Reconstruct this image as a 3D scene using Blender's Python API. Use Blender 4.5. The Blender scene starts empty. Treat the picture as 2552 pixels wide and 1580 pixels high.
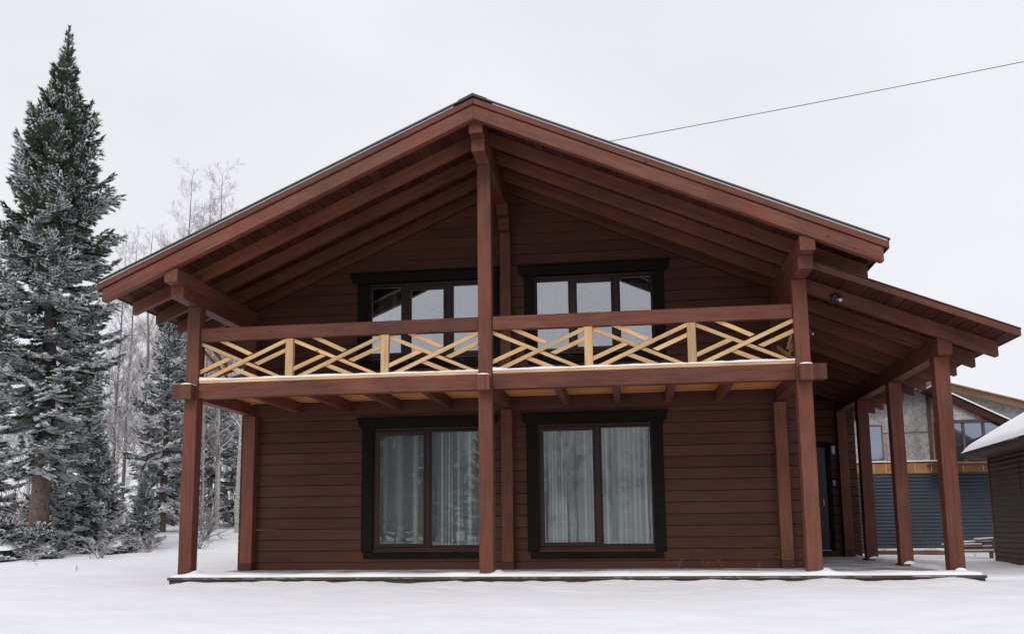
import bpy, bmesh, math, random
import numpy as np
from mathutils import Vector, Matrix, noise
R = math.radians
sc = bpy.context.scene
COL = sc.collection
random.seed(7)

# ------------------------------------------------------------------ camera
cam_d = bpy.data.cameras.new('camera')
cam = bpy.data.objects.new('camera', cam_d); COL.objects.link(cam); sc.camera = cam
YAW, PIT, ROL = 0.1363, 0.1444, -0.0108
F = Vector((-math.sin(YAW)*math.cos(PIT), math.cos(YAW)*math.cos(PIT), math.sin(PIT)))
RT = Vector((math.cos(YAW), math.sin(YAW), 0)); UP = RT.cross(F)
R2 = math.cos(ROL)*RT + math.sin(ROL)*UP; U2 = -math.sin(ROL)*RT + math.cos(ROL)*UP
M = Matrix((R2, U2, -F)).transposed().to_4x4()
M.translation = Vector((2.3266, -13.7324, 0.6836))
cam.matrix_world = M
cam_d.sensor_width = 36; cam_d.lens = 2271.12/2552*36
cam_d.shift_x = (1276-1262.94)/2552; cam_d.shift_y = (979.72-790)/2552
cam_d.clip_end = 2000

# ------------------------------------------------------------------ sky, sun, exposure
SUN_EL, SUN_AZ = R(40), R(196)     # high soft sun behind the cloud, from the camera's side
world = bpy.data.worlds.new('World'); sc.world = world; world.use_nodes = True
nt = world.node_tree; nd = nt.nodes; lk = nt.links
bg = nd['Background']
sky = nd.new('ShaderNodeTexSky'); sky.sky_type = 'NISHITA'; sky.sun_disc = False
sky.sun_elevation = SUN_EL; sky.sun_rotation = SUN_AZ; sky.air_density = 1; sky.dust_density = 3
hsv = nd.new('ShaderNodeHueSaturation'); hsv.inputs['Saturation'].default_value = 0.25
hsv.inputs['Value'].default_value = 1.0
lk.new(sky.outputs[0], hsv.inputs['Color'])
tc = nd.new('ShaderNodeTexCoord'); mp = nd.new('ShaderNodeMapping'); mp.inputs['Scale'].default_value = (1, 1, 2.2)
nz = nd.new('ShaderNodeTexNoise'); nz.inputs['Scale'].default_value = 1.6; nz.inputs['Detail'].default_value = 3; nz.inputs['Roughness'].default_value = .45
lk.new(tc.outputs['Generated'], mp.inputs[0]); lk.new(mp.outputs[0], nz.inputs[0])
cr = nd.new('ShaderNodeValToRGB')
cr.color_ramp.elements[0].position = .3; cr.color_ramp.elements[0].color = (8.05, 8.1, 8.75, 1)
cr.color_ramp.elements[1].position = .7; cr.color_ramp.elements[1].color = (9.35, 9.35, 9.95, 1)
lk.new(nz.outputs[0], cr.inputs[0])
mix = nd.new('ShaderNodeMixRGB'); mix.inputs[0].default_value = .93
lk.new(hsv.outputs[0], mix.inputs[1]); lk.new(cr.outputs[0], mix.inputs[2])
lk.new(mix.outputs[0], bg.inputs[0]); bg.inputs[1].default_value = 0.1
sun_d = bpy.data.lights.new('sun', 'SUN'); sun_d.energy = 1.3; sun_d.angle = R(28); sun_d.color = (1, .97, .94)
sun = bpy.data.objects.new('sun', sun_d); COL.objects.link(sun)
dirv = Vector((math.sin(SUN_AZ)*math.cos(SUN_EL), math.cos(SUN_AZ)*math.cos(SUN_EL), math.sin(SUN_EL)))
sun.rotation_euler = dirv.to_track_quat('Z', 'Y').to_euler(); sun.location = (0, -20, 20)
sc.view_settings.view_transform = 'Standard'; sc.view_settings.look = 'None'
sc.view_settings.exposure = 0.0; sc.view_settings.gamma = 1
sc.view_settings.use_curve_mapping = False

# ------------------------------------------------------------------ materials
def newmat(name):
    m = bpy.data.materials.new(name); m.use_nodes = True
    return m, m.node_tree.nodes, m.node_tree.links, m.node_tree.nodes['Principled BSDF']
def ramp(n, l, src, stops):
    c = n.new('ShaderNodeValToRGB'); e = c.color_ramp.elements
    e[0].position, e[0].color = stops[0][0], (*stops[0][1], 1)
    e[1].position, e[1].color = stops[-1][0], (*stops[-1][1], 1)
    for p, q in stops[1:-1]:
        x = e.new(p); x.color = (*q, 1)
    l.new(src, c.inputs[0]); return c
def mixc(n, l, a, b, f, mode='MIX'):
    m = n.new('ShaderNodeMixRGB'); m.blend_type = mode
    for i, v in ((0, f), (1, a), (2, b)):
        if isinstance(v, (int, float)): m.inputs[i].default_value = v
        elif isinstance(v, tuple): m.inputs[i].default_value = (*v, 1)
        else: l.new(v, m.inputs[i])
    return m.outputs[0]
def math_(n, l, op, a, b=0.0):
    m = n.new('ShaderNodeMath'); m.operation = op
    for i, v in ((0, a), (1, b)):
        if isinstance(v, (int, float)): m.inputs[i].default_value = v
        else: l.new(v, m.inputs[i])
    return m.outputs[0]
def wood(name, dark, mid, light, rough=.55, grain=1.0, axis=0, vary=.35, bump=.25):
    """stained timber; the grain follows the local axis the piece is built along"""
    m, n, l, p = newmat(name)
    t = n.new('ShaderNodeTexCoord'); oi = n.new('ShaderNodeObjectInfo')
    ad = n.new('ShaderNodeVectorMath'); ad.operation = 'ADD'
    sc_ = n.new('ShaderNodeVectorMath'); sc_.operation = 'SCALE'; sc_.inputs['Scale'].default_value = 37.0
    cx = n.new('ShaderNodeCombineXYZ')
    for i in range(3): l.new(oi.outputs['Random'], cx.inputs[i])
    l.new(cx.outputs[0], sc_.inputs[0]); l.new(t.outputs['Object'], ad.inputs[0]); l.new(sc_.outputs[0], ad.inputs[1])
    mp = n.new('ShaderNodeMapping'); s = [14.0, 14.0, 14.0]; s[axis] = .8
    mp.inputs['Scale'].default_value = s; l.new(ad.outputs[0], mp.inputs[0])
    g = n.new('ShaderNodeTexNoise'); g.inputs['Scale'].default_value = 2.2*grain; g.inputs['Detail'].default_value = 6; g.inputs['Roughness'].default_value = .65; g.inputs['Distortion'].default_value = .6
    l.new(mp.outputs[0], g.inputs[0])
    c = ramp(n, l, g.outputs[0], [(.28, dark), (.5, mid), (.74, light)])
    b = n.new('ShaderNodeTexNoise'); b.inputs['Scale'].default_value = .9; b.inputs['Detail'].default_value = 3
    l.new(ad.outputs[0], b.inputs[0])
    lo = n.new('ShaderNodeMapRange'); lo.inputs[1].default_value = .3; lo.inputs[2].default_value = .7
    lo.inputs[3].default_value = 1-vary*.6; lo.inputs[4].default_value = 1+vary*.55; l.new(b.outputs[0], lo.inputs[0])
    ob = n.new('ShaderNodeMapRange'); ob.inputs[3].default_value = 1-vary*.45; ob.inputs[4].default_value = 1+vary*.45
    l.new(oi.outputs['Random'], ob.inputs[0])
    k = math_(n, l, 'MULTIPLY', lo.outputs[0], ob.outputs[0])
    v = n.new('ShaderNodeVectorMath'); v.operation = 'SCALE'; l.new(c.outputs[0], v.inputs[0]); l.new(k, v.inputs['Scale'])
    # knots
    mk = n.new('ShaderNodeMapping'); sk = [3.2, 3.2, 3.2]; sk[axis] = 1.3; mk.inputs['Scale'].default_value = sk
    l.new(ad.outputs[0], mk.inputs[0])
    vo = n.new('ShaderNodeTexVoronoi'); vo.inputs['Scale'].default_value = 1.5; l.new(mk.outputs[0], vo.inputs[0])
    kr = ramp(n, l, vo.outputs['Distance'], [(.03, (1, 1, 1)), (.09, (0, 0, 0))])
    # patches where the stain took redder or paler
    pn = n.new('ShaderNodeTexNoise'); pn.inputs['Scale'].default_value = 1.7; pn.inputs['Detail'].default_value = 5; pn.inputs['Roughness'].default_value = .6
    pa = n.new('ShaderNodeVectorMath'); pa.operation = 'ADD'; pa.inputs[1].default_value = (5.3, 1.7, 9.1)
    l.new(ad.outputs[0], pa.inputs[0]); l.new(pa.outputs[0], pn.inputs[0])
    pr = ramp(n, l, pn.outputs[0], [(.36, (1.07, .93, .88)), (.5, (1, 1, 1)), (.66, (.9, 1.02, 1.05))])
    vv = mixc(n, l, v.outputs[0], pr.outputs[0], 1.0, 'MULTIPLY')
    col = mixc(n, l, vv, tuple(x*.45 for x in dark), kr.outputs[0])
    l.new(col, p.inputs['Base Color'])
    p.inputs['Roughness'].default_value = rough; p.inputs['Specular IOR Level'].default_value = .22
    bu = n.new('ShaderNodeBump'); bu.inputs['Strength'].default_value = bump; bu.inputs['Distance'].default_value = .004
    l.new(g.outputs[0], bu.inputs['Height']); l.new(bu.outputs[0], p.inputs['Normal'])
    return m
RED = dict(dark=(.078, .0245, .0145), mid=(.12, .042, .0265), light=(.162, .0595, .039))
M_WOOD = wood('stained_timber', vary=.42, **RED)
M_LOG = wood('stained_log_in_shade', (.05, .0168, .0098), (.067, .0235, .0142), (.081, .03, .0186), vary=.3)  # same house stain, darkened so the colour carries the shade on the walls
M_SOFFIT = wood('stained_soffit_in_shade', (.032, .0095, .0055), (.05, .0148, .0088), (.068, .022, .0135), vary=.4)  # same stain again, darker still: shade under the roof put into the colour
M_HONEY = wood('pale_larch', (.38, .22, .1), (.53, .34, .165), (.64, .45, .26), vary=.3, bump=.15)
M_ORANGE = wood('orange_pine', (.24, .105, .04), (.36, .165, .065), (.43, .22, .095), vary=.3)
M_NEWPINE = wood('fresh_pine', (.5, .2, .055), (.66, .26, .09), (.74, .34, .14), vary=.25)
M_DECK = wood('weathered_decking', (.035, .028, .02), (.07, .057, .043), (.12, .1, .08), rough=.8, vary=.3)
M_DARKWOOD = wood('dark_brown_timber', (.06, .034, .026), (.105, .062, .048), (.14, .088, .07), vary=.4)
M_FRAME = wood('maroon_window_frame', (.018, .009, .008), (.03, .015, .014), (.042, .022, .02), rough=.4, vary=.15, bump=.05)
M_TAN = wood('weathered_pine', (.1, .055, .034), (.165, .093, .056), (.22, .135, .085), vary=.4)

def flat(name, col, rough=.5, metal=0.0, nscale=0, amt=.2, bump=0):
    m, n, l, p = newmat(name)
    p.inputs['Roughness'].default_value = rough; p.inputs['Metallic'].default_value = metal
    if nscale:
        t = n.new('ShaderNodeTexCoord'); g = n.new('ShaderNodeTexNoise'); g.inputs['Scale'].default_value = nscale; g.inputs['Detail'].default_value = 6
        l.new(t.outputs['Object'], g.inputs[0])
        c = ramp(n, l, g.outputs[0], [(.3, tuple(x*(1-amt) for x in col)), (.7, tuple(min(1, x*(1+amt)) for x in col))])
        l.new(c.outputs[0], p.inputs['Base Color'])
        if bump:
            bu = n.new('ShaderNodeBump'); bu.inputs['Strength'].default_value = bump; bu.inputs['Distance'].default_value = .01
            l.new(g.outputs[0], bu.inputs['Height']); l.new(bu.outputs[0], p.inputs['Normal'])
    else: p.inputs['Base Color'].default_value = (*col, 1)
    return m
M_CASING = flat('dark_green_grey_trim', (.0085, .0072, .0058), .75, 0, 9, .3)
M_CASING.node_tree.nodes['Principled BSDF'].inputs['Specular IOR Level'].default_value = .12
M_TILE = flat('dark_roof_sheet', (.032, .026, .024), .5, 0, 20, .25)
M_BLACK = flat('black_plastic', (.012, .013, .015), .35)
M_GREYM = flat('grey_metal', (.35, .36, .37), .4, .6)
M_LENS = flat('white_diffuser', (.42, .43, .45), .25)
M_DOOR = flat('navy_door', (.008, .014, .028), .35, 0, 12, .3)
M_WALLIN = flat('interior_wall', (.3, .27, .23), .9)
M_FLOORIN = flat('interior_floor', (.12, .075, .045), .6)
M_WIRE = flat('black_cable', (.1, .1, .105), .6)
M_BLUE = flat('blue_grey_cladding', (.031, .043, .057), .5, .15, 1.3, .25)
M_ICE = flat('rubber_pad', (.01, .01, .011), .8)

def snowmat():
    m, n, l, p = newmat('snow')
    t = n.new('ShaderNodeTexCoord')
    g = n.new('ShaderNodeTexNoise'); g.inputs['Scale'].default_value = 1.3; g.inputs['Detail'].default_value = 5
    l.new(t.outputs['Object'], g.inputs[0])
    c = ramp(n, l, g.outputs[0], [(.3, (.83, .84, .865)), (.7, (.875, .88, .9))])
    l.new(c.outputs[0], p.inputs['Base Color']); p.inputs['Roughness'].default_value = .75
    p.inputs['Specular IOR Level'].default_value = .2
    g2 = n.new('ShaderNodeTexNoise'); g2.inputs['Scale'].default_value = 26; g2.inputs['Detail'].default_value = 8; g2.inputs['Roughness'].default_value = .7
    l.new(t.outputs['Object'], g2.inputs[0])
    g3 = n.new('ShaderNodeTexNoise'); g3.inputs['Scale'].default_value = 4; g3.inputs['Detail'].default_value = 3
    l.new(t.outputs['Object'], g3.inputs[0])
    h = math_(n, l, 'ADD', math_(n, l, 'MULTIPLY', g2.outputs[0], .18), g3.outputs[0])
    bu = n.new('ShaderNodeBump'); bu.inputs['Strength'].default_value = .28; bu.inputs['Distance'].default_value = .05
    l.new(h, bu.inputs['Height']); l.new(bu.outputs[0], p.inputs['Normal'])
    return m
M_SNOW = snowmat()
def loosesnow():                       # thin snow on needles lets some light through
    m = snowmat(); m.name = 'loose_snow'; n, l = m.node_tree.nodes, m.node_tree.links
    p = n['Principled BSDF']; out = [x for x in n if x.type == 'OUTPUT_MATERIAL'][0]
    t = n.new('ShaderNodeBsdfTranslucent'); t.inputs[0].default_value = (.9, .92, .95, 1)
    mx = n.new('ShaderNodeMixShader'); mx.inputs[0].default_value = .35
    l.new(p.outputs[0], mx.inputs[1]); l.new(t.outputs[0], mx.inputs[2]); l.new(mx.outputs[0], out.inputs[0]); return m
M_SNOWB = loosesnow()
def glassmat(name, ior=1.9, tint=(.9, .93, .93)):
    m, n, l, p = newmat(name); n.remove(p)
    out = [x for x in n if x.type == 'OUTPUT_MATERIAL'][0]
    tr = n.new('ShaderNodeBsdfTransparent'); tr.inputs[0].default_value = (*tint, 1)
    gl = n.new('ShaderNodeBsdfGlossy'); gl.inputs['Roughness'].default_value = .006; gl.inputs[0].default_value = (.95, .97, 1, 1)
    t = n.new('ShaderNodeTexCoord'); g = n.new('ShaderNodeTexNoise'); g.inputs['Scale'].default_value = 1.1; g.inputs['Detail'].default_value = 1
    l.new(t.outputs['Object'], g.inputs[0])
    bu = n.new('ShaderNodeBump'); bu.inputs['Strength'].default_value = .06; bu.inputs['Distance'].default_value = .02
    l.new(g.outputs[0], bu.inputs['Height']); l.new(bu.outputs[0], gl.inputs['Normal'])
    fr = n.new('ShaderNodeFresnel'); fr.inputs[0].default_value = ior
    mx = n.new('ShaderNodeMixShader'); l.new(fr.outputs[0], mx.inputs[0]); l.new(tr.outputs[0], mx.inputs[1]); l.new(gl.outputs[0], mx.inputs[2])
    l.new(mx.outputs[0], out.inputs[0]); return m
M_GLASS = glassmat('window_glass', 1.62)
M_GLASSUP = glassmat('coated_window_glass', 2.8)
def curtainmat():
    m, n, l, p = newmat('sheer_curtain')
    p.inputs['Base Color'].default_value = (.95, .96, .93, 1); p.inputs['Roughness'].default_value = .9
    out = [x for x in n if x.type == 'OUTPUT_MATERIAL'][0]
    tl = n.new('ShaderNodeBsdfTranslucent'); tl.inputs[0].default_value = (.75, .77, .75, 1)
    m1 = n.new('ShaderNodeMixShader'); m1.inputs[0].default_value = .3
    l.new(p.outputs[0], m1.inputs[1]); l.new(tl.outputs[0], m1.inputs[2])
    tr = n.new('ShaderNodeBsdfTransparent'); lw = n.new('ShaderNodeLayerWeight'); lw.inputs[0].default_value = .5
    r_ = n.new('ShaderNodeMapRange'); r_.inputs[1].default_value = .0; r_.inputs[2].default_value = .4; r_.inputs[3].default_value = .32; r_.inputs[4].default_value = 1.0
    l.new(lw.outputs['Facing'], r_.inputs[0])
    m2 = n.new('ShaderNodeMixShader'); l.new(r_.outputs[0], m2.inputs[0]); l.new(tr.outputs[0], m2.inputs[1]); l.new(m1.outputs[0], m2.inputs[2])
    l.new(m2.outputs[0], out.inputs[0]); return m
M_CURT = curtainmat()
def barkmat(name, c1, c2, scale=(6, 6, 1.5), snow=.0, thr=.45):
    m, n, l, p = newmat(name)
    t = n.new('ShaderNodeTexCoord'); mp = n.new('ShaderNodeMapping'); mp.inputs['Scale'].default_value = scale
    l.new(t.outputs['Object'], mp.inputs[0])
    g = n.new('ShaderNodeTexNoise'); g.inputs['Scale'].default_value = 2.5; g.inputs['Detail'].default_value = 8; g.inputs['Roughness'].default_value = .7
    l.new(mp.outputs[0], g.inputs[0])
    c = ramp(n, l, g.outputs[0], [(.38, c1), (.58, c2)]); col = c.outputs[0]
    if snow:                                   # snow lying on the upper side of limbs
        ge = n.new('ShaderNodeNewGeometry'); sx = n.new('ShaderNodeSeparateXYZ'); l.new(ge.outputs['Normal'], sx.inputs[0])
        nn = n.new('ShaderNodeTexNoise'); nn.inputs['Scale'].default_value = 3.1; l.new(t.outputs['Object'], nn.inputs[0])
        s = math_(n, l, 'ADD', sx.outputs[2], math_(n, l, 'MULTIPLY', nn.outputs[0], .6))
        r2 = ramp(n, l, s, [(thr, (0, 0, 0)), (min(.99, thr+.12), (snow, snow, snow))])
        col = mixc(n, l, col, (.84, .86, .9), r2.outputs[0])
    l.new(col, p.inputs['Base Color']); p.inputs['Roughness'].default_value = .85
    bu = n.new('ShaderNodeBump'); bu.inputs['Strength'].default_value = .5; bu.inputs['Distance'].default_value = .02
    l.new(g.outputs[0], bu.inputs['Height']); l.new(bu.outputs[0], p.inputs['Normal']); return m
M_BARK = barkmat('spruce_bark', (.06, .042, .035), (.17, .125, .105), (7, 7, 5))
M_BIRCH = barkmat('birch_bark', (.12, .1, .09), (.66, .63, .58), (4, 4, 16), .9, .75)
M_TWIG = barkmat('snowy_twigs', (.16, .135, .125), (.3, .26, .245), (4, 4, 4), .95, .5)
M_ALDER = barkmat('grey_bark', (.1, .085, .075), (.24, .2, .175), (4, 4, 8), .95, .62)
def needlemat():
    m, n, l, p = newmat('spruce_needles')
    t = n.new('ShaderNodeTexCoord'); g = n.new('ShaderNodeTexNoise'); g.inputs['Scale'].default_value = 2.3; g.inputs['Detail'].default_value = 5
    l.new(t.outputs['Object'], g.inputs[0])
    c = ramp(n, l, g.outputs[0], [(.32, (.017, .032, .017)), (.55, (.032, .053, .025)), (.72, (.07, .084, .03))])
    l.new(c.outputs[0], p.inputs['Base Color']); p.inputs['Roughness'].default_value = .6
    return m
M_NEEDLE = needlemat()
def stuccomat():
    m, n, l, p = newmat('grey_primed_board')
    t = n.new('ShaderNodeTexCoord'); g = n.new('ShaderNodeTexNoise'); g.inputs['Scale'].default_value = 14; g.inputs['Detail'].default_value = 8; g.inputs['Roughness'].default_value = .75
    l.new(t.outputs['Object'], g.inputs[0])
    mp = n.new('ShaderNodeMapping'); mp.inputs['Scale'].default_value = (1.2, 1.2, .5); l.new(t.outputs['Object'], mp.inputs[0])
    b = n.new('ShaderNodeTexNoise'); b.inputs['Scale'].default_value = 1.6; b.inputs['Detail'].default_value = 4; l.new(mp.outputs[0], b.inputs[0])
    c = ramp(n, l, g.outputs[0], [(.34, (.24, .225, .215)), (.5, (.42, .41, .405)), (.68, (.6, .6, .6))])
    c2 = ramp(n, l, b.outputs[0], [(.35, (.62, .6, .58)), (.62, (1.0, 1.0, 1.02))])
    l.new(mixc(n, l, c.outputs[0], c2.outputs[0], 1.0, 'MULTIPLY'), p.inputs['Base Color']); p.inputs['Roughness'].default_value = .85
    return m
M_OSB = stuccomat()
def frostdeck():
    m = wood('frosted_decking', (.11, .1, .09), (.18, .17, .155), (.26, .245, .23), rough=.85, vary=.3)
    n, l = m.node_tree.nodes, m.node_tree.links; p = n['Principled BSDF']
    src = p.inputs['Base Color'].links[0].from_socket
    g = n.new('ShaderNodeNewGeometry'); z = n.new('ShaderNodeTexNoise'); z.inputs['Scale'].default_value = 1.5; z.inputs['Detail'].default_value = 7; z.inputs['Roughness'].default_value = .7
    l.new(g.outputs['Position'], z.inputs[0])
    r_ = ramp(n, l, z.outputs[0], [(.4, (.05, .05, .05)), (.66, (.55, .55, .55))])
    l.new(mixc(n, l, src, (.8, .82, .86), r_.outputs[0]), p.inputs['Base Color']); return m
M_FROST = frostdeck()

# ------------------------------------------------------------------ helpers
def link(name, me, mat=None, parent=None, loc=None):
    o = bpy.data.objects.new(name, me); COL.objects.link(o)
    if mat and not me.materials: me.materials.append(mat)
    if parent: o.parent = parent
    if loc: o.location = loc
    return o
def tag(o, label=None, cat=None, group=None, kind=None):
    if label: o['label'] = label
    if cat: o['category'] = cat
    if group: o['group'] = group
    if kind: o['kind'] = kind
    return o
def thing(name, label, cat, loc=(0, 0, 0), rz=0, group=None):
    o = bpy.data.objects.new(name, None); COL.objects.link(o); o.empty_display_size = .2
    o.location = loc; o.rotation_euler = (0, 0, rz); return tag(o, label, cat, group)
def from_np(name, v, f, mat=None, parent=None, smooth=False, loc=None):
    me = bpy.data.meshes.new(name)
    v = np.asarray(v, np.float32); f = np.asarray(f, np.int32)
    me.vertices.add(len(v)); me.vertices.foreach_set('co', v.ravel())
    k = f.shape[1]; me.loops.add(f.size); me.loops.foreach_set('vertex_index', f.ravel())
    me.polygons.add(len(f)); me.polygons.foreach_set('loop_start', np.arange(0, f.size, k, dtype=np.int32))
    me.polygons.foreach_set('loop_total', np.full(len(f), k, np.int32))
    if smooth: me.polygons.foreach_set('use_smooth', np.ones(len(f), bool))
    me.update(calc_edges=True); me.validate()
    return link(name, me, mat, parent, loc)
_bc = {}
def boxmesh(L, W, H, bev, mat):
    key = (round(L, 3), round(W, 3), round(H, 3), bev, mat.name)
    if key in _bc: return _bc[key]
    bm = bmesh.new(); bmesh.ops.create_cube(bm, size=1)
    for v in bm.verts: v.co = Vector((v.co.x*L, v.co.y*W, v.co.z*H))
    if bev: bmesh.ops.bevel(bm, geom=list(bm.edges), offset=bev, segments=1, affect='EDGES')
    me = bpy.data.meshes.new('timber'); bm.to_mesh(me); bm.free(); me.materials.append(mat); _bc[key] = me
    return me
def beam(name, p0, p1, w, h, mat, parent=None, bev=.006, up=(0, 0, 1)):
    """a timber from p0 to p1 along its own axis, w wide, h high"""
    p0, p1 = Vector(p0), Vector(p1); d = p1-p0; L = d.length; x = d/L; up = Vector(up)
    y = up.cross(x)
    if y.length < 1e-4: y = Vector((0, 1, 0)).cross(x) if abs(x.z) > .9 else Vector((0, 1, 0))
    y.normalize(); z = x.cross(y)
    o = link(name, boxmesh(L, w, h, bev, mat), None, parent)
    m = Matrix((x, y, z)).transposed().to_4x4(); m.translation = (p0+p1)/2; o.matrix_basis = m
    return o
def bx(name, x0, x1, y0, y1, z0, z1, mat, parent=None, bev=.006):
    """axis-aligned box; its local X runs along the longest side so that the grain does too"""
    c = Vector(((x0+x1)/2, (y0+y1)/2, (z0+z1)/2)); s = (x1-x0, y1-y0, z1-z0)
    a = s.index(max(s))
    if a == 0: return beam(name, (x0, c.y, c.z), (x1, c.y, c.z), s[1], s[2], mat, parent, bev)
    if a == 1: return beam(name, (c.x, y0, c.z), (c.x, y1, c.z), s[0], s[2], mat, parent, bev)
    return beam(name, (c.x, c.y, z0), (c.x, c.y, z1), s[0], s[1], mat, parent, bev, up=(0, 1, 0))
def prism(name, pts, y0, y1, mat, parent=None, bev=.005, along=None):
    """outline in XZ extruded from y0 to y1; local X turned along 'along' for the grain"""
    c = Vector((sum(p[0] for p in pts)/len(pts), (y0+y1)/2, sum(p[1] for p in pts)/len(pts)))
    a = math.atan2(along[1], along[0]) if along else 0
    ca, sa = math.cos(-a), math.sin(-a)
    bm = bmesh.new(); lo = []
    for p in pts:
        dx, dz = p[0]-c.x, p[1]-c.z; lo.append((dx*ca-dz*sa, dx*sa+dz*ca))
    h = (y1-y0)/2
    A = [bm.verts.new((x, -h, z)) for x, z in lo]; B = [bm.verts.new((x, h, z)) for x, z in lo]
    bm.faces.new(A); bm.faces.new(B[::-1])
    for i in range(len(A)):
        j = (i+1) % len(A); bm.faces.new((A[j], A[i], B[i], B[j]))
    bmesh.ops.recalc_face_normals(bm, faces=bm.faces)
    if bev: bmesh.ops.bevel(bm, geom=list(bm.edges), offset=bev, segments=1, affect='EDGES')
    me = bpy.data.meshes.new(name); bm.to_mesh(me); bm.free()
    o = link(name, me, mat, parent); o.location = c; o.rotation_euler = (0, -a, 0); return o
def tubes(polys, sides=5):
    """polys: list of (points, radii) -> one vertex and quad array"""
    V, Q, off = [], [], 0
    ang = np.arange(sides)*2*np.pi/sides
    ca, sa = np.cos(ang)[None, :, None], np.sin(ang)[None, :, None]
    for P, r in polys:
        P = np.asarray(P, float); r = np.asarray(r, float); n = len(P)
        T = np.gradient(P, axis=0); T /= np.linalg.norm(T, axis=1)[:, None]+1e-9
        ref = np.array([0, 0, 1.0]) if abs(T[0, 2]) < .8 else np.array([1.0, 0, 0])
        A = np.cross(T, ref); A /= np.linalg.norm(A, axis=1)[:, None]+1e-9; B = np.cross(T, A)
        ring = P[:, None]+r[:, None, None]*(ca*A[:, None]+sa*B[:, None])
        V.append(ring.reshape(-1, 3))
        i = np.arange(n-1)[:, None]*sides; j = np.arange(sides)[None]; k = (j+1) % sides
        Q.append((np.stack([i+j, i+k, i+sides+k, i+sides+j], -1)+off).reshape(-1, 4)); off += n*sides
    return np.concatenate(V), np.concatenate(Q)

# ------------------------------------------------------------------ ground
def sstep(a, b, x):
    t = max(0, min(1, (x-a)/(b-a))); return t*t*(3-2*t)
def N(x, y, s, o=0): return noise.noise(Vector((x*s+o, y*s-o, o*.7)))
DX0, DX1, DY0 = -4.9, 7.12, -0.13
def ground_z(x, y):
    t = max(0, y-2); rise = .03*t+.0015*t*t if t < 14 else .714+.05*(min(t, 60)-14)
    left = 1-sstep(-5.5, 5.5, x)
    z = -.15+rise*left+.05*N(x, y, .35, 3)+.03*N(x*.6, y, 1.3, 8)+.018*N(x*.7, y*1.6, 2.6, 4)+.006*N(x, y, 6.5, 1)
    d = max(0, abs(y-DY0-.1)-.0) if DX0-.4 < x < DX1+.3 else 9
    # drift against the front edge of the deck
    if y < DY0+.1:
        m = math.exp(-((y-DY0)/.9)**2)*(1-sstep(DX1-.35, DX1+.1, x))*(sstep(DX0-.1, DX0+.5, x))
        z += m*(.034+.03*N(x, 0, 1.7, 5)+.014*N(x, 0, 5.5, 2)+.006*N(x, 0, 14, 2))
    if DX0+.06 < x < DX1-.06 and y > DY0+.05: z = min(z, -.3)
    elif y > DY0-.3: z = min(z, z)
    if x > 6.9 and y > .3: z += .03*N(x, y, .8, 4)+.02
    return z
def gz(x, y): return ground_z(x, y)
def axisvals(a, b, segs):
    out = []
    for (p, q, st) in segs: out += list(np.arange(p, q, st))
    return np.array(sorted(set(np.round([a]+out+[b], 4))))
xs = axisvals(-500, 500, [(-400, -60, 40), (-60, -24, 3), (-24, -6, .3), (-6, 9, .07), (9, 24, .4), (24, 60, 4), (60, 400, 40)])
ys = axisvals(-300, 600, [(-200, -40, 30), (-40, -9, 1.5), (-9, -2, .16), (-2, .4, .05), (.4, 20, .25), (20, 60, 2.5), (60, 500, 40)])
gv = np.array([(x, y, ground_z(float(x), float(y))) for y in ys for x in xs])
nx, ny = len(xs), len(ys)
ii = (np.arange(ny-1)[:, None]*nx+np.arange(nx-1)[None]).ravel()
gf = np.stack([ii, ii+1, ii+nx+1, ii+nx], 1)
ground = from_np('snow_ground', gv, gf, M_SNOW, smooth=True); tag(ground, kind='structure')

# ================================================================== THE HOUSE
house = thing('log_house', 'two storey red brown timber house with gable roof, open balcony and side porch', 'house')
PW = .215                                    # post side
PX = [-4.815, .0, 4.765]                     # left edges of the front posts
XC = .09                                     # roof axis
S = .44                                      # roof slope
def zb(x): return 6.80-S*abs(x-XC)           # underside of the rafters
def zt(x): return 7.015-S*abs(x-XC)          # top of the rafters
TAILS = {-1: 5.91, 1: 5.79}
TAIL = 5.91
# --- posts
for i, x in enumerate(PX):
    bx('post', x, x+PW, 0, PW, -.07, (4.285, 6.405, 4.285)[i], M_WOOD, house, .007)
    bx('post_foot', x-.008, x+PW+.008, -.008, PW+.008, -.07, -.045, M_ICE, house, 0)
# --- purlins (two stepped timbers over every post, running back over the house)
for i, x in enumerate(PX):
    z0 = (4.288, 6.408, 4.288)[i]; c = x+PW/2
    bx('lower_purlin', c-.105, c+.105, (-.575, -.53, -.575)[i], 10, z0, z0+.203, M_WOOD, house, .006)
    bx('upper_purlin', c-.108, c+.108, (-.8, -.73, -.8)[i], 10.02, z0+.206, z0+(.42, .44, .42)[i], M_WOOD, house, .006)
# --- rafters
RY = [(-.84, -.72), (.05, .15), (.8, .9), (1.55, 1.65), (2.17, 2.27)]+[(2.9+.8*k, 3.0+.8*k) for k in range(10)]
for (y0, y1) in RY:
    for s in (-1, 1):
        xe = XC+s*TAILS[s]
        pts = [(XC, zb(XC)), (xe-s*.035, zb(xe-s*.035)), (xe, zb(xe)+.02), (xe, zt(xe)), (XC, zt(XC))]
        prism('rafter', pts, y0, y1, M_WOOD, house, .004, along=(s, -S))
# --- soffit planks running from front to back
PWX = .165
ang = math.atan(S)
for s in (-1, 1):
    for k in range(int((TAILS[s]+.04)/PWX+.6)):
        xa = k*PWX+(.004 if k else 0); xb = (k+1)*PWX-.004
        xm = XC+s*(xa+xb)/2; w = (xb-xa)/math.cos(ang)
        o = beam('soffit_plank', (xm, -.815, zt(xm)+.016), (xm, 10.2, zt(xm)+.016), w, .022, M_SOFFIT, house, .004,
                 up=(s*math.sin(ang), 0, math.cos(ang)))
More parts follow.
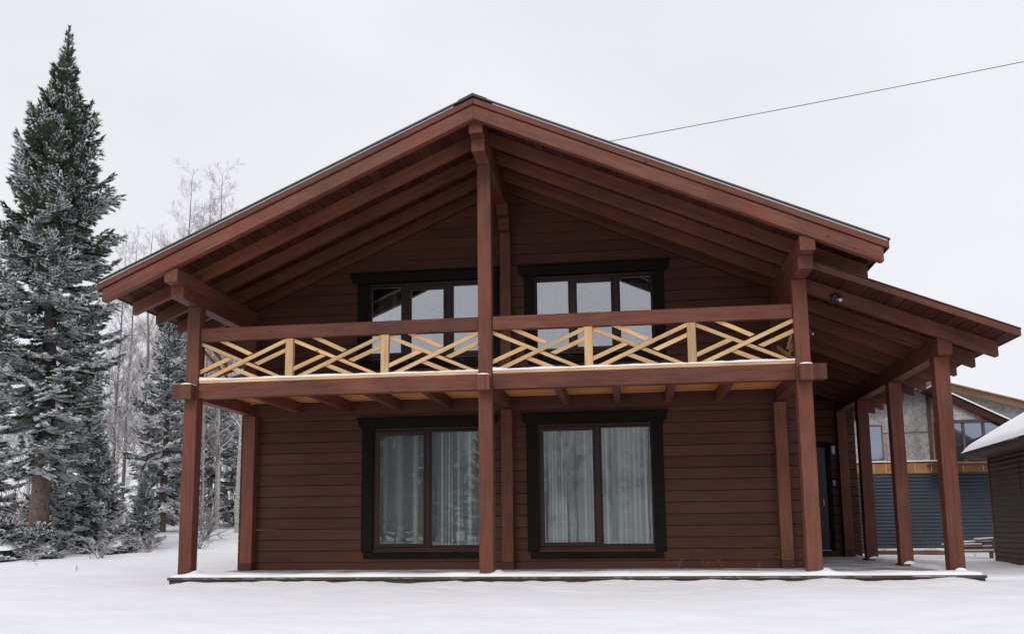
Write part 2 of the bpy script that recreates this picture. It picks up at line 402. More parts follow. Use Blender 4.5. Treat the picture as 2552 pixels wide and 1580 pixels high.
# --- barge boards, roof sheet, eave boards
for s in (-1, 1):
    xe = XC+s*(TAILS[s]+.055)
    def z2(x, dz): return zt(x)+dz
    prism('barge_board', [(XC+s*.002, z2(XC, .012)), (xe, z2(xe, .012)), (xe, z2(xe, .104)), (XC+s*.002, z2(XC, .104))], -.868, -.828, M_WOOD, house, .004, along=(s, -S))
    xf = XC+s*(TAILS[s]+.085)
    prism('roof_sheet', [(XC, z2(XC, .124)), (xf, z2(xf, .124)), (xf, z2(xf, .148)), (XC, z2(XC, .148))], -.9, 10.3, M_TILE, house, 0)
    prism('roof_batten', [(XC+s*.05, z2(XC+s*.05, .03)), (xe-s*.01, z2(xe, .03)), (xe-s*.01, z2(xe, .122)), (XC+s*.05, z2(XC+s*.05, .122))], -.82, 10.25, M_TAN, house, 0)
    prism('snow_line', [(XC+s*.3, z2(XC+s*.3, .105)), (xe, z2(xe, .105)), (xe, z2(xe, .122)), (XC+s*.3, z2(XC+s*.3, .122))], -.862, -.822, M_SNOW, house, 0)
    bx('eave_board', min(xe, xe+s*.022), max(xe, xe+s*.022), -.86, 10.2, z2(xe, .0)+.0, z2(xe, 0)+.105, M_WOOD, house, .003)
    xg = XC+s*(TAILS[s]-.3)
    prism('roof_snow', [(XC, z2(XC, .15)), (xg, z2(xg, .15)), (xg+s*.1, z2(xg, .17)), (xg, z2(xg, .27)), (XC, z2(XC, .29))], -.55, 10.1, M_SNOW, house, .02)
prism('ridge_cap', [(XC-.22, zt(XC-.22)+.149), (XC-.22, zt(XC-.22)+.157), (XC, zt(XC)+.162), (XC+.22, zt(XC+.22)+.157), (XC+.22, zt(XC+.22)+.149), (XC, zt(XC)+.152)], -.905, 10.3, M_TILE, house, 0)

# --- balcony beam, cross blocks, joists, floor
BZ0, BZ1 = 2.775, 3.012
def seg(a, b, name='balcony_beam'): return bx(name, a, b, .03, .205, BZ0, BZ1, M_WOOD, house, .006)
seg(-5.055, PX[0]-.002); seg(PX[0]+PW+.002, PX[1]-.002); seg(PX[1]+PW+.002, PX[2]-.002); seg(PX[2]+PW+.002, 5.205)
for x in PX:
    bx('beam_end', x+.008, x+PW-.008, -.2, -.002, 2.735, 2.972, M_WOOD, house, .008)
    bx('cross_beam', x+.01, x+PW-.01, PW+.002, 2.12, BZ0-.02, BZ1-.02, M_WOOD, house, .006)
    prism('snow_cap', [(x+.01, 2.973), (x+PW-.01, 2.973), (x+PW-.03, 2.988), (x+PW/2, 2.996), (x+.04, 2.99)], -.19, -.005, M_SNOW, house, .004)
for x in (-3.72, -2.78, -1.85, -.9, 1.2, 2.1, 2.97, 3.83):
    bx('joist', x-.055, x+.055, .207, 2.29, BZ0, BZ0+.185, M_WOOD, house, .004)
for k in range(15):
    y = .21+k*.139
    bx('balcony_floor_board', -4.78, 4.95, y, y+.134, BZ0+.188, BZ0+.213, M_NEWPINE, house, .003)
bx('ledger_beam', PX[0]+PW, PX[2], 2.2, 2.292, BZ0-.06, BZ0+.186, M_LOG, house, .004)

# --- balcony railing
RZ0, RZ1, PZ0, PZ1 = 3.708, 3.925, 3.016, 3.085
def railing(along, a0, a1, other, npan, flip=False, posts=True):
    """panels of crossed laths between a sill board and a heavy handrail; along='x' or 'y'"""
    def P(a, o, z): return (a, o, z) if along == 'x' else (o, a, z)
    yc = other
    root = beam('railing_bay', P(a0+.003, yc, (RZ0+RZ1)/2), P(a1-.003, yc, (RZ0+RZ1)/2), .12, RZ1-RZ0, M_WOOD, house, .007)
    kids = []
    def sub(o):
        m = o.matrix_basis.copy(); o.parent = root; o.matrix_basis = root.matrix_basis.inverted() @ m; kids.append(o); return o
    sub(beam('sill_board', P(a0+.003, yc, (PZ0+PZ1)/2-.01), P(a1-.003, yc, (PZ0+PZ1)/2-.01), .13, PZ1-PZ0-.02, M_HONEY, None, .004))
    pw = .13; W = (a1-a0-(npan-1)*pw)/npan
    H0, H1 = PZ1-.012, RZ0+.003; H = H1-H0
    for k in range(npan):
        u0 = a0+k*(W+pw)
        if k: sub(bx('baluster', *( (u0-pw+.002, u0-.002, yc-.045, yc+.045) if along == 'x' else (yc-.045, yc+.045, u0-pw+.002, u0-.002)), H0, H1, M_HONEY, None, .004))
        # laths in panel coordinates, u along, v up
        t = .075
        L = [((0, .95), (.97, 0), -1), ((.25, 1), (.585, .635), -1), ((.36, .31), (.69, 0), -1),
             ((.05, 0), (1, .95), 1), ((0, .21), (.35, .545), 1), ((.66, .37), (1, .70), 1)]
        for (u1, v1), (u2, v2), kd in L:
            a, b = Vector((u0+u1*W, H0+v1*H)), Vector((u0+u2*W, H0+v2*H))
            d = (b-a).normalized(); nrm = Vector((-d.y, d.x)); w = .032
            # clip the lath to the panel with upright or level cut ends
            def cut(p, q, sgn):
                outs = []
                for e in (1, -1):
                    base = p+nrm*w*e
                    cand = base
                    if p.x <= u0+.02*W or p.x >= u0+.98*W:
                        X = u0 if p.x < u0+.5*W else u0+W
                        cand = base+d*((X-base.x)/d.x)
                    elif p.y <= H0+.02*H or p.y >= H0+.98*H:
                        Z = H0 if p.y < H0+.5*H else H1
                        cand = base+d*((Z-base.y)/d.y)
                    else:                      # butts against a crossing lath
                        d2 = Vector((d.x, -d.y)); n2 = Vector((-d2.y, d2.x))
                        off = cand-p; cand = base-d*(off.dot(n2)/d.dot(n2)) if abs(d.dot(n2)) > .1 else base
                    outs.append(Vector((min(max(cand.x, u0), u0+W), min(max(cand.y, H0), H1))))
                return outs
            A = cut(a, b, 1); B = cut(b, a, -1)
            pts = [A[0], B[0], B[1], A[1]]
            yy = (yc-.03, yc-.004) if kd < 0 else (yc+.0, yc+.026)
            if kd > 0: yy = (yc-.034, yc-.008); 
            if kd < 0: yy = (yc-.006, yc+.02)
            o = prism('lath', [(p.x, p.y) for p in pts], yy[0], yy[1], M_HONEY, None, .003, along=(d.x, d.y))
            if along == 'y':
                o.matrix_basis = Matrix(((0, 1, 0, 0), (1, 0, 0, 0), (0, 0, 1, 0), (0, 0, 0, 1))) @ o.matrix_basis

            sub(o)
    # thin snow on the sill and rail
    n = 90; vs = []; 
    rr = random.Random(int(a0*100)+npan)
    for i in range(n+1):
        a = a0+.004+(a1-a0-.008)*i/n; h = .026+.02*abs(N(a, other, 2.3, 5))+.008*N(a, 1, 9, 2)
        if i < 4: h += .03*(1-i/4)
        for q, hh in ((-.068, 0), (-.05, h), (.05, h), (.068, 0)): vs.append(P(a, yc+q, PZ1-.019+max(.003, hh) if hh else PZ1-.019))
    fs = [(i*4+j, i*4+j+1, i*4+5+j, i*4+4+j) for i in range(n) for j in range(3)]
    me = bpy.data.meshes.new('sill_snow'); me.from_pydata(vs, [], fs); me.update()
    o = link('sill_snow', me, M_SNOW, None); sub(o)
    for p in me.polygons: p.use_smooth = True
railing('x', PX[0]+PW, PX[1], .1, 3)
railing('x', PX[1]+PW, PX[2], .1, 3)
railing('y', PW, 2.12, PX[0]+.1, 1)
railing('y', PW, 2.12, PX[2]+.1, 1)

# --- pilasters (ends of the cross walls) and log wall
YW = 2.3
C0, CH = -.127, .197
def course(k): return C0+k*CH
LOGX0, LOGX1 = -4.86, 5.13
# windows: (opening x0, x1, z0, z1)
OPEN = [(-2.36, -.33, .265, 2.45), (.65, 2.68, .265, 2.45), (-2.49, -.37, 3.72, 5.17), (.62, 2.8, 3.72, 5.17)]
def row_segments(z0, z1, xa, xb):
    segs = [(xa, xb)]
    for (a, b, c, d) in OPEN:
        if z0 < d-.02 and z1 > c+.02:
            new = []
            for (p, q) in segs:
                if b <= p or a >= q: new.append((p, q)); continue
                if a > p: new.append((p, a))
                if b < q: new.append((b, q))
            segs = new
    return segs
nrows = int((6.95-C0)/CH)
for k in range(nrows):
    z0, z1 = course(k), course(k+1)
    if z0 < 4.5: xa, xb = LOGX0, LOGX1
    else:
        hw = (7.0-z0)/S; xa, xb = max(LOGX0, XC-hw), min(LOGX1, XC+hw)
    if z1 > 4.6: hw = (7.0-z1)/S; xa, xb = max(xa, XC-hw), min(xb, XC+hw)
    if xb-xa < .2: continue
    for (a, b) in row_segments(z0, z1, xa, xb):
        bx('log', a, b, YW, YW+.16, z0+.001, z1-.001, M_LOG, house, .0095)
bx('core_wall', -4.5, 4.75, YW+.165, YW+.18, -.1, .24, M_WALLIN, house, 0)
for x, w in ((-4.735, .215), (.04, .2), (4.735, .2)):
    bx('pilaster', x, x+w, 2.12, YW-.001, .065, 2.73, M_WOOD, house, .006)
    bx('pilaster_foot', x-.006, x+w+.006, 2.112, YW-.001, -.06, .062, M_LOG, house, .006)
bx('upper_pilaster', .05, .24, 2.12, YW-.001, 2.995, 5.97, M_WOOD, house, .006)
bx('bracket', .045, .245, 1.98, YW-.002, 5.972, 6.2, M_WOOD, house, .006)
bx('bracket', .04, .25, 1.8, YW-.003, 6.202, 6.405, M_WOOD, house, .006)
for x in (-4.735, 4.735):
    bx('upper_pilaster', x, x+.2, 2.12, YW-.001, 2.995, 4.285, M_WOOD, house, .006)
# side walls, back wall, floors and rooms
for xw, nm in ((-4.71, 'left'), (4.76, 'right')):
    for k in range(nrows):
        z0, z1 = course(k), course(k+1)
        if z1 > 4.7: break
        bx('side_log', xw-.0, xw+.15, YW+.162, 9.9, z0+.0015, z1-.0015, M_LOG, house, .012)
back = [(LOGX0+.3, -.15), (LOGX1-.3, -.15), (LOGX1-.3, zb(LOGX1-.3)), (XC, zb(XC)), (LOGX0+.3, zb(LOGX0+.3))]
prism('back_wall', back, 9.92, 10.0, M_LOG, house, 0)
bx('ground_floor', -4.55, 4.75, YW+.165, 9.9, -.1, .02, M_FLOORIN, house, 0)
bx('upper_floor', -4.55, 4.75, YW+.165, 9.9, 2.75, 3.02, M_WALLIN, house, 0)
bx('inner_wall', -4.55, 4.75, 6.4, 6.5, .03, 2.74, M_WALLIN, house, 0)
bx('inner_wall', -4.55, 4.75, 5.4, 5.5, 3.03, 4.6, M_WALLIN, house, 0)

# --- windows
def window(x0, x1, z0, z1, cas, head, panes, glassm, sill=True):
    """panes: list of (x0,x1,z0,z1,is_sash); cas = casing outer (x0,x1,z0,z1); head = (x0,x1,z0,z1)"""
    fw = YW+.035
    root = bx('window', x0, x0+.055, fw, fw+.09, z0, z1, M_FRAME, house, .004)    # left jamb carries the rest
    def sub(o):
        m = o.matrix_basis.copy(); o.parent = root; o.matrix_basis = root.matrix_basis.inverted() @ m; return o
    sub(bx('jamb', x1-.055, x1, fw, fw+.09, z0, z1, M_FRAME, None, .004))
    sub(bx('frame_rail', x0+.056, x1-.056, fw, fw+.09, z0, z0+.055, M_FRAME, None, .004))
    sub(bx('frame_rail', x0+.056, x1-.056, fw, fw+.09, z1-.055, z1, M_FRAME, None, .004))
    for i, (a, b, c, d, sash) in enumerate(panes):
        if i:
            pa = panes[i-1][1]; m = (pa+a)/2; hw = .045
            sub(bx('mullion', m-hw, m+hw, fw+.002, fw+.088, z0+.056, z1-.056, M_FRAME, None, .004))
        l_ = (x0+.057) if i == 0 else (panes[i-1][1]+a)/2+.046
        r_ = (x1-.057) if i == len(panes)-1 else (panes[i+1][0]+b)/2-.046
        dy = -.014 if sash else .012
        y0, y1 = fw+dy, fw+dy+.07
        sub(bx('sash', l_, a, y0, y1, z0+.058, z1-.058, M_FRAME, None, .006))
        sub(bx('sash', b, r_, y0, y1, z0+.058, z1-.058, M_FRAME, None, .006))
        sub(bx('sash', a+.001, b-.001, y0, y1, z0+.058, c, M_FRAME, None, .006))
        sub(bx('sash', a+.001, b-.001, y0, y1, d, z1-.058, M_FRAME, None, .006))
        sub(bx('pane', a-.01, b+.01, y0+.03, y0+.033, c-.01, d+.01, glassm, None, 0))
        # pale spacer strip of the sealed unit
        for q in ((a, a+.008, c, d), (b-.008, b, c, d)):
            sub(bx('spacer', q[0], q[1], y0+.04, y0+.052, q[2], q[3], M_GREYM, None, 0))
    cx0, cx1, cz0, cz1 = cas; yf = YW-.035
    sub(bx('casing', cx0, x0+.03, yf, YW-.002, cz0, cz1, M_CASING, None, .006))
    sub(bx('casing', x1-.03, cx1, yf, YW-.002, cz0, cz1, M_CASING, None, .006))
    hx0, hx1, hz0, hz1 = head
    sub(prism('head_casing', [(hx0, hz0+.07), (hx0+.07, hz0), (hx1-.07, hz0), (hx1, hz0+.07), (hx1, hz1), (hx0, hz1)], yf-.02, YW-.003, M_CASING, None, .006, along=(1, 0)))
    sub(bx('drip_board', hx0-.02, hx1+.02, yf-.045, YW-.003, hz1+.001, hz1+.022, M_CASING, None, .003))
    sub(bx('sill_casing', cx0+.05, cx1-.05, yf-.015, YW-.003, cz0-.105, cz0-.003, M_CASING, None, .006))
    return root
w = window(-2.36, -.3, .265, 2.47, (-2.535, -.13, .25, 2.45), (-2.6, -.06, 2.45, 2.63),
       [(-2.213, -1.404, .39, 2.325, 1), (-1.258, -.4, .36, 2.375, 0)], M_GLASS)
w = window(.64, 2.7, .265, 2.47, (.475, 2.86, .235, 2.45), (.41, 2.94, 2.45, 2.64),
       [(.772, 1.635, .39, 2.34, 1), (1.795, 2.638, .36, 2.378, 0)], M_GLASS)
window(-2.48, -.16, 3.72, 5.17, (-2.65, -.0, 3.66, 5.17), (-2.77, .04, 5.17, 5.35),
       [(-2.395, -1.84, 3.86, 5.095, 0), (-1.64, -1.036, 3.84, 5.022, 1), (-.85, -.26, 3.85, 5.078, 0)], M_GLASSUP)
window(.62, 2.81, 3.72, 5.17, (.47, 2.97, 3.66, 5.17), (.37, 3.07, 5.17, 5.35),
       [(.695, 1.26, 3.83, 5.07, 0), (1.42, 2.03, 3.84, 5.018, 1), (2.195, 2.735, 3.85, 5.084, 0)], M_GLASSUP)

# --- curtains
def curtain(x0, x1, z0, z1, y, seed, label, amp=.035):
    rr = random.Random(seed); n = int((x1-x0)/.01); rows = 7
    fold = []
    while len(fold) <= n:
        w_ = rr.randint(10, 26); a = rr.uniform(.25, 1)
        fold += [a*(.5-.5*math.cos(2*math.pi*i/w_)) for i in range(w_)]
        if rr.random() < .45: fold += [0]*rr.randint(1, 7)
    V = []
    for r_ in range(rows+1):
        f = r_/rows
        for i in range(n+1):
            sway = .012*math.sin(i*.05+seed)*(1-f)
            V.append((x0+(x1-x0)*i/n+sway, y-amp*(1-.25*f)*fold[i]-.01*(1-f)*math.sin(i*.3), z0+(z1-z0)*f))
    Fq = [(r_*(n+1)+i, r_*(n+1)+i+1, (r_+1)*(n+1)+i+1, (r_+1)*(n+1)+i) for r_ in range(rows) for i in range(n)]
    o = from_np('curtain', V, Fq, M_CURT, smooth=True); tag(o, label, 'curtain', 'white curtains behind the windows')
    return o
curtain(-2.45, -.25, .1, 2.6, 2.54, 3, 'white sheer curtain behind the ground floor window left of the centre post', .075)
curtain(.58, 2.75, .1, 2.6, 2.54, 9, 'white sheer curtain behind the ground floor window right of the centre post', .075)
curtain(-.95, -.2, 3.4, 5.2, 2.64, 4, 'white curtain behind the right pane of the upper left window')
curtain(-2.5, -1.75, 3.4, 5.2, 2.64, 14, 'white curtain behind the left pane of the upper left window')
curtain(.6, 1.3, 3.4, 5.2, 2.64, 5, 'white curtain behind the left pane of the upper right window')
curtain(2.12, 2.83, 3.4, 5.2, 2.64, 6, 'white curtain behind the right pane of the upper right window')

# ------------------------------------------------------------------ side porch (lean-to)
LX0, LXT = 5.0, 7.69
def lb(x): return 6.245-.416*x               # underside of lean-to rafters
def lt(x): return 6.41-.407*x
LRY = [.27, 1.19, 2.03, 2.84, 3.64, 4.35, 5.08, 5.82, 6.55, 7.25, 8.0, 8.75, 9.5]
for y in LRY:
    e = LXT
    prism('porch_rafter', [(LX0, lb(LX0)), (e-.03, lb(e-.03)), (e, lb(e)+.02), (e, lt(e)), (LX0, lt(LX0))], y, y+.095, M_WOOD, house, .004, along=(1, -.41))
la = math.atan(.407)
k = 0; x = LX0
while x < 7.66:
    xb_ = x+.157; xm = (x+xb_)/2
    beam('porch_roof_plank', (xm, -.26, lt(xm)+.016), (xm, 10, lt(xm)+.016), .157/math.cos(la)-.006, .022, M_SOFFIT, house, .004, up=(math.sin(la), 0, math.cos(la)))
    x += .163
e = 7.775
prism('porch_barge_board', [(LX0, lt(LX0)+.002), (e, lt(e)+.002), (e, lt(e)+.1), (LX0, lt(LX0)+.1)], -.3, -.262, M_WOOD, house, .004, along=(1, -.407))
prism('porch_roof_sheet', [(LX0, lt(LX0)+.104), (e+.02, lt(e+.02)+.104), (e+.02, lt(e+.02)+.12), (LX0, lt(LX0)+.12)], -.315, 10.1, M_TILE, house, 0)
prism('porch_roof_batten', [(LX0, lt(LX0)+.03), (e-.02, lt(e)+.03), (e-.02, lt(e)+.1), (LX0, lt(LX0)+.1)], -.258, 10, M_TAN, house, 0)
prism('porch_roof_snow', [(LX0, lt(LX0)+.122), (7.6, lt(7.6)+.122), (7.66, lt(7.6)+.13), (7.6, lt(7.6)+.19), (LX0, lt(LX0)+.2)], 1.3, 10, M_SNOW, house, .015)
bx('porch_eave_board', e, e+.018, -.3, 10, lt(e), lt(e)+.1, M_WOOD, house, .003)
# beam over the outer posts and its posts
RX = 6.87
bx('porch_beam', RX+.005, RX+PW-.005, .34, 10, 3.135, 3.385, M_WOOD, house, .006)
RPY = [.54, 3.05, 5.39]
for y in RPY:
    bx('porch_post', RX, RX+PW, y, y+PW, -.035, 3.132, M_WOOD, house, .007)
    bx('post_base', RX-.04, RX+PW+.035, y-.05, y+PW+.02, -.062, -.036, M_ICE, house, .004)
# entry wall at the back of the porch
YE = 7.48
bx('porch_pilaster', RX, RX+.19, 7.3, YE-.001, .065, 3.132, M_WOOD, house, .006)
bx('pilaster_foot', RX-.006, RX+.196, 7.292, YE-.001, -.06, .062, M_LOG, house, .006)
DR0, DR1 = 5.7, 6.62
for k in range(18):
    z0, z1 = course(k), course(k+1)
    segs = [(4.92, 7.28)] if z0 > 2.42 else ([(4.92, DR0-.1), (DR1+.09, 7.28)] if z1 > .1 else [(4.92, 7.28)])
    for a, b in segs: bx('entry_log', a, b, YE, YE+.15, z0+.0015, z1-.0015, M_LOG, house, .012)
door = bx('door', DR0, DR1, YE+.03, YE+.08, .09, 2.36, M_DOOR, house, .006)
def dsub(o):
    m = o.matrix_basis.copy(); o.parent = door; o.matrix_basis = door.matrix_basis.inverted() @ m; return o
for a, b in ((DR0-.1, DR0-.002), (DR1+.002, DR1+.09)): dsub(bx('door_casing', a, b, YE-.02, YE+.1, .08, 2.46, M_CASING, None, .005))
dsub(bx('door_casing', DR0-.1, DR1+.09, YE-.025, YE+.1, 2.362, 2.48, M_CASING, None, .005))
for z0, z1 in ((.25, 1.1), (1.25, 2.2)): dsub(bx('door_panel', DR0+.12, DR1-.12, YE+.018, YE+.029, z0, z1, M_DOOR, None, .005))
dsub(bx('threshold', DR0, DR1, YE-.04, YE+.05, .062, .088, M_GREYM, None, .003))
dsub(bx('handle', DR1-.12, DR1-.09, YE-.03, YE+.03, 1.05, 1.2, M_GREYM, None, .005))
prism('entry_inner_wall', [(4.93, 2.5), (6.9, 2.5), (6.9, 3.33), (4.93, 4.1)], YE+.155, YE+.2, M_LOG, house, 0)
bx('entry_inner_wall', 4.93, DR0-.02, YE+.155, YE+.2, -.1, 2.5, M_WALLIN, house, 0)
bx('entry_inner_wall', DR1+.02, 6.9, YE+.155, YE+.2, -.1, 2.5, M_WALLIN, house, 0)
for k in range(18, 22):
    z0, z1 = course(k), course(k+1); bx('entry_log', 4.92, (6.2-z1)/.416-.0, YE, YE+.15, z0+.001, z1-.001, M_LOG, house, .0095)
prism('entry_side_wall', [(6.95, -.1), (7.1, -.1), (7.1, 3.3), (6.95, 3.3)], YE+.152, 10, M_LOG, house, 0)

# ------------------------------------------------------------------ deck
deck = thing('timber_deck', 'low weathered timber deck dusted with snow under the front of the house', 'deck')
x = DX0
while x < DX1-.05:
    y1 = 2.29 if x < 4.6 else (YE-.0 if x < 7.05 else 7.4)
    bx('deck_board', x+.003, min(x+.137, DX1), DY0, y1, -.088, -.062, M_FROST, deck, .003)
    x += .14
bx('edge_board', DX0, DX1, DY0-.03, DY0-.002, -.098, -.056, M_DECK, deck, .004)
bx('fascia_board', DX0+.02, DX1-.02, DY0+.0, DY0+.025, -.24, -.1, M_DECK, deck, .004)
bx('side_fascia', DX1-.03, DX1-.005, DY0+.03, 7.3, -.24, -.1, M_DECK, deck, .004)
bx('side_fascia', DX0+.005, DX0+.03, DY0+.03, 2.3, -.24, -.1, M_DECK, deck, .004)
# snow blown in over the front of the deck
def deck_snow(x, y):
    if x < 5.05: lim = .85+.2*N(x, 0, .9, 2)+.06*N(x, 0, 3.3, 6)
    else: lim = .75+.25*sstep(6.2, 7.1, x)+.14*N(x, 0, 1.3, 3)+sstep(6.95, 7.1, x)*8
    t = 1-sstep(lim-.45, lim, y)
    h = .072*t*(.75+.35*N(x, y, 1.7, 4))
    for px in PX+[]:
        if .0 < 1: h += .05*math.exp(-((x-(px+PW+.05))/.09)**2-((y-.12)/.16)**2)
    eo = .02+.03*N(x, 0, 2.1, 7)+.015*N(x, 0, 8, 3)
    edge = sstep(DY0-.035+eo, DY0+.035+eo, y)*sstep(DX0, DX0+.06, x)*(1-sstep(DX1-.06, DX1, x))
    # pulled back from the board's edge at the two ends
    h *= edge
    return h
dx_ = np.arange(DX0, DX1+.001, .035); dy_ = np.concatenate([np.arange(DY0-.035, 1.3, .03), np.arange(1.3, 7.3, .15)])
V = []; 
for y in dy_:
    for x in dx_:
        h = deck_snow(float(x), float(y)); V.append((x, y, -.068+h if h > .004 else -.075))
nx_, ny_ = len(dx_), len(dy_); ii = (np.arange(ny_-1)[:, None]*nx_+np.arange(nx_-1)[None]).ravel()
Fq = np.stack([ii, ii+1, ii+nx_+1, ii+nx_], 1); V = np.array(V); keep = (V[Fq, 2].max(1) > -.07); Fq = Fq[keep]
o = from_np('deck_snow', V, Fq, M_SNOW, deck, smooth=True); tag(o, kind='stuff')
def mound(name, cx, cy, cz, rx, ry, h, parent, seed=0, nseg=20):
    V = []; Fq = []
    for j in range(7):
        f = j/6
        for i in range(nseg):
            a = 2*math.pi*i/nseg; q = 1+.12*math.sin(2*a+seed)+.07*math.sin(5*a+seed*2)
            V.append((cx+rx*f*q*math.cos(a), cy+ry*f*q*math.sin(a), cz+h*(1-f**2.4)))
    for j in range(6):
        for i in range(nseg): Fq.append((j*nseg+i, j*nseg+(i+1) % nseg, (j+1)*nseg+(i+1) % nseg, (j+1)*nseg+i))
    return from_np(name, V, Fq, M_SNOW, parent, smooth=True)
for i, y in enumerate(RPY): mound('base_snow', RX+PW*.62, y-.03, -.036, .1, .035, .05, deck, i)

# ------------------------------------------------------------------ small things on the house
def lathe(name, prof, mat, parent=None, seg=20):
    V = []; Fq = []
    for r_, z in prof:
        for i in range(seg): a = 2*math.pi*i/seg; V.append((r_*math.cos(a), r_*math.sin(a), z))
    for j in range(len(prof)-1):
        for i in range(seg): Fq.append((j*seg+i, j*seg+(i+1) % seg, (j+1)*seg+(i+1) % seg, (j+1)*seg+i))
    return from_np(name, V, Fq, mat, parent, smooth=True)
def dome_cam(loc, rx, rz, label, s=1.0):
    c = thing('security_camera', label, 'security camera', loc, rz, 'black cameras on the porch')
    b = bx('mount_plate', -.075*s, .075*s, -.0, .03*s, -.075*s, .075*s, M_BLACK, c, .01)
    h = lathe('housing', [(0, .05*s), (.07*s, .05*s), (.085*s, .03*s), (.085*s, -.03*s), (.078*s, -.045*s), (.0, -.045*s)], M_BLACK, c)
    h.location = (0, -.07*s, -.01*s); h.rotation_euler = (R(rx), 0, 0)
    d = lathe('lens_dome', [(.06*s, 0), (.056*s, .02*s), (.042*s, .04*s), (.02*s, .052*s), (0, .055*s)], M_BLACK, h)
    d.location = (0, 0, -.046*s); d.rotation_euler = (R(180), 0, 0)
    g = lathe('lamp_ring', [(.03*s, .0), (.032*s, .012*s), (.018*s, .02*s), (0, .022*s)], M_LENS, h); g.location = (.03*s, .0, -.1*s); g.rotation_euler = (R(180), 0, 0)
    return c
dome_cam((5.425, .265, 4.03), -60, .2, 'black dome camera with pale lamp on the front rafter of the side porch', .9)
dome_cam((5.03, .6, 3.62), -50, 1.2, 'small black camera behind the right front post below the porch roof', .75)
def wall_lamp():
    t = thing('wall_lamp', 'pale wall lantern right of the dark entry door', 'lamp', (6.76, YE, 2.28))
    bx('bracket_plate', -.04, .04, -.02, 0, -.07, .07, M_BLACK, t, .004)
    l_ = lathe('glass_shade', [(0, -.1), (.035, -.1), (.05, -.06), (.05, .07), (.03, .1), (0, .1)], M_LENS, t); l_.location = (0, -.09, 0)
    bx('arm', -.01, .01, -.085, -.02, .1, .115, M_BLACK, t, .002)
    c_ = lathe('cap', [(0, .14), (.03, .13), (.06, .1), (0, .1)], M_BLACK, t); c_.location = (0, -.09, 0)
wall_lamp()
kp = thing('door_intercom', 'small black intercom on the log wall beside the entry door', 'intercom', (6.76, YE, 1.55))
bx('case', -.04, .04, -.03, 0, -.07, .07, M_BLACK, kp, .006); bx('button', -.015, .015, -.038, -.031, -.05, -.02, M_GREYM, kp, .003)
bx('screen', -.025, .025, -.036, -.031, .0, .05, M_LENS, kp, .002)

def cable(name, a, b, sag, r_, label):
    n = 40; P = []
    for i in range(n+1):
        t = i/n; p = Vector(a).lerp(Vector(b), t); p.z -= sag*4*t*(1-t); P.append(tuple(p))
    v, q = tubes([(P, [r_]*(n+1))], 6); o = from_np(name, v, q, M_WIRE, smooth=True); tag(o, label, 'cable'); return o
for px_, pz_, lab in ((-3.0, 12.15, 'wooden pole behind the house that carries the left end of the power line'), (22.0, 15.5, 'wooden pole beyond the right edge of the photo that carries the power line')):
    up_ = thing('utility_pole', lab, 'utility pole', (px_, 14.05, 0), 0, 'poles of the power line')
    v, q = tubes([([(0, 0, -.5), (0, 0, pz_*.5), (0, 0, pz_+.25)], [.14, .12, .1])], 10); from_np('pole', v, q, M_TAN, up_, smooth=True)
    bx('crossarm', -.06, .06, -.5, .5, pz_-.12, pz_-.02, M_TAN, up_, .004)
cable('power_line', (-3.0, 14, 12.15), (22, 14, 15.5), .12, .012, 'thin black power line crossing the sky above the right roof slope')
cable('thin_wire', (7.85, 2.2, 3.3), (9.9, 11.9, 4.1), .08, .0035, 'very thin wire from the porch eave to the grey neighbouring house')

# dry stalks on the deck along the wall
def stalks(x, y, seed, n, h, label, z=-.06, group='dry stalks by the wall'):
    rr = random.Random(seed); polys = []
    for i in range(n):
        a = rr.uniform(0, 6.28); l_ = h*rr.uniform(.4, 1); dx, dy = math.cos(a)*rr.uniform(.15, .8), math.sin(a)*rr.uniform(.1, .4)
        P = [(0, 0, 0), (dx*l_*.4, dy*l_*.4, l_*.5), (dx*l_*.9, dy*l_*.9, l_*.9)]
        polys.append((P, [.003, .0025, .0015]))
        for k in range(3):
            b = Vector(P[1]).lerp(Vector(P[2]), rr.random()); q = (b.x+rr.uniform(-.05, .05), b.y+rr.uniform(-.03, .03), b.z+rr.uniform(0, .05))
            polys.append(([tuple(b), q], [.002, .003]))
    v, q = tubes(polys, 4); o = from_np('dry_plant', v, q, M_TAN); o.location = (x, y, z); tag(o, label, 'dry plant', group); return o
stalks(3.05, 2.05, 1, 5, .2, 'small dry stalk on the deck just right of the lower right window')
stalks(3.5, 2.0, 2, 12, .15, 'widest clump of dry brown stalks on the deck against the log wall')
stalks(3.75, 2.08, 3, 5, .17, 'leaning dry stalk just right of the widest clump against the log wall')
stalks(4.35, 2.1, 4, 4, .09, 'tiny dry stalk on the deck near the right back post')

# ------------------------------------------------------------------ neighbouring house
NY = 12.0
nb = thing('neighbour_house', 'unfinished grey board house with blue ribbed ground floor and orange plank band', 'house', (0, 0, 0))
GZ = -.3
prism('upper_wall', [(7.2, 2.3), (14.5, 2.3), (14.5, 3.1), (10.3, 4.4), (7.2, 3.46)], NY, NY+.2, M_OSB, nb, 0)
bx('wall_seam', 7.2, 10.4, NY-.008, NY-.001, 3.045, 3.062, M_DARKWOOD, nb, 0)
for x in (9.12, 8.3): bx('wall_seam', x, x+.012, NY-.008, NY-.001, 2.3, 3.04, M_TAN, nb, 0)
bx('lower_wall', 7.2, 14.5, NY-.05, NY+.2, GZ, 1.95, M_BLUE, nb, 0)
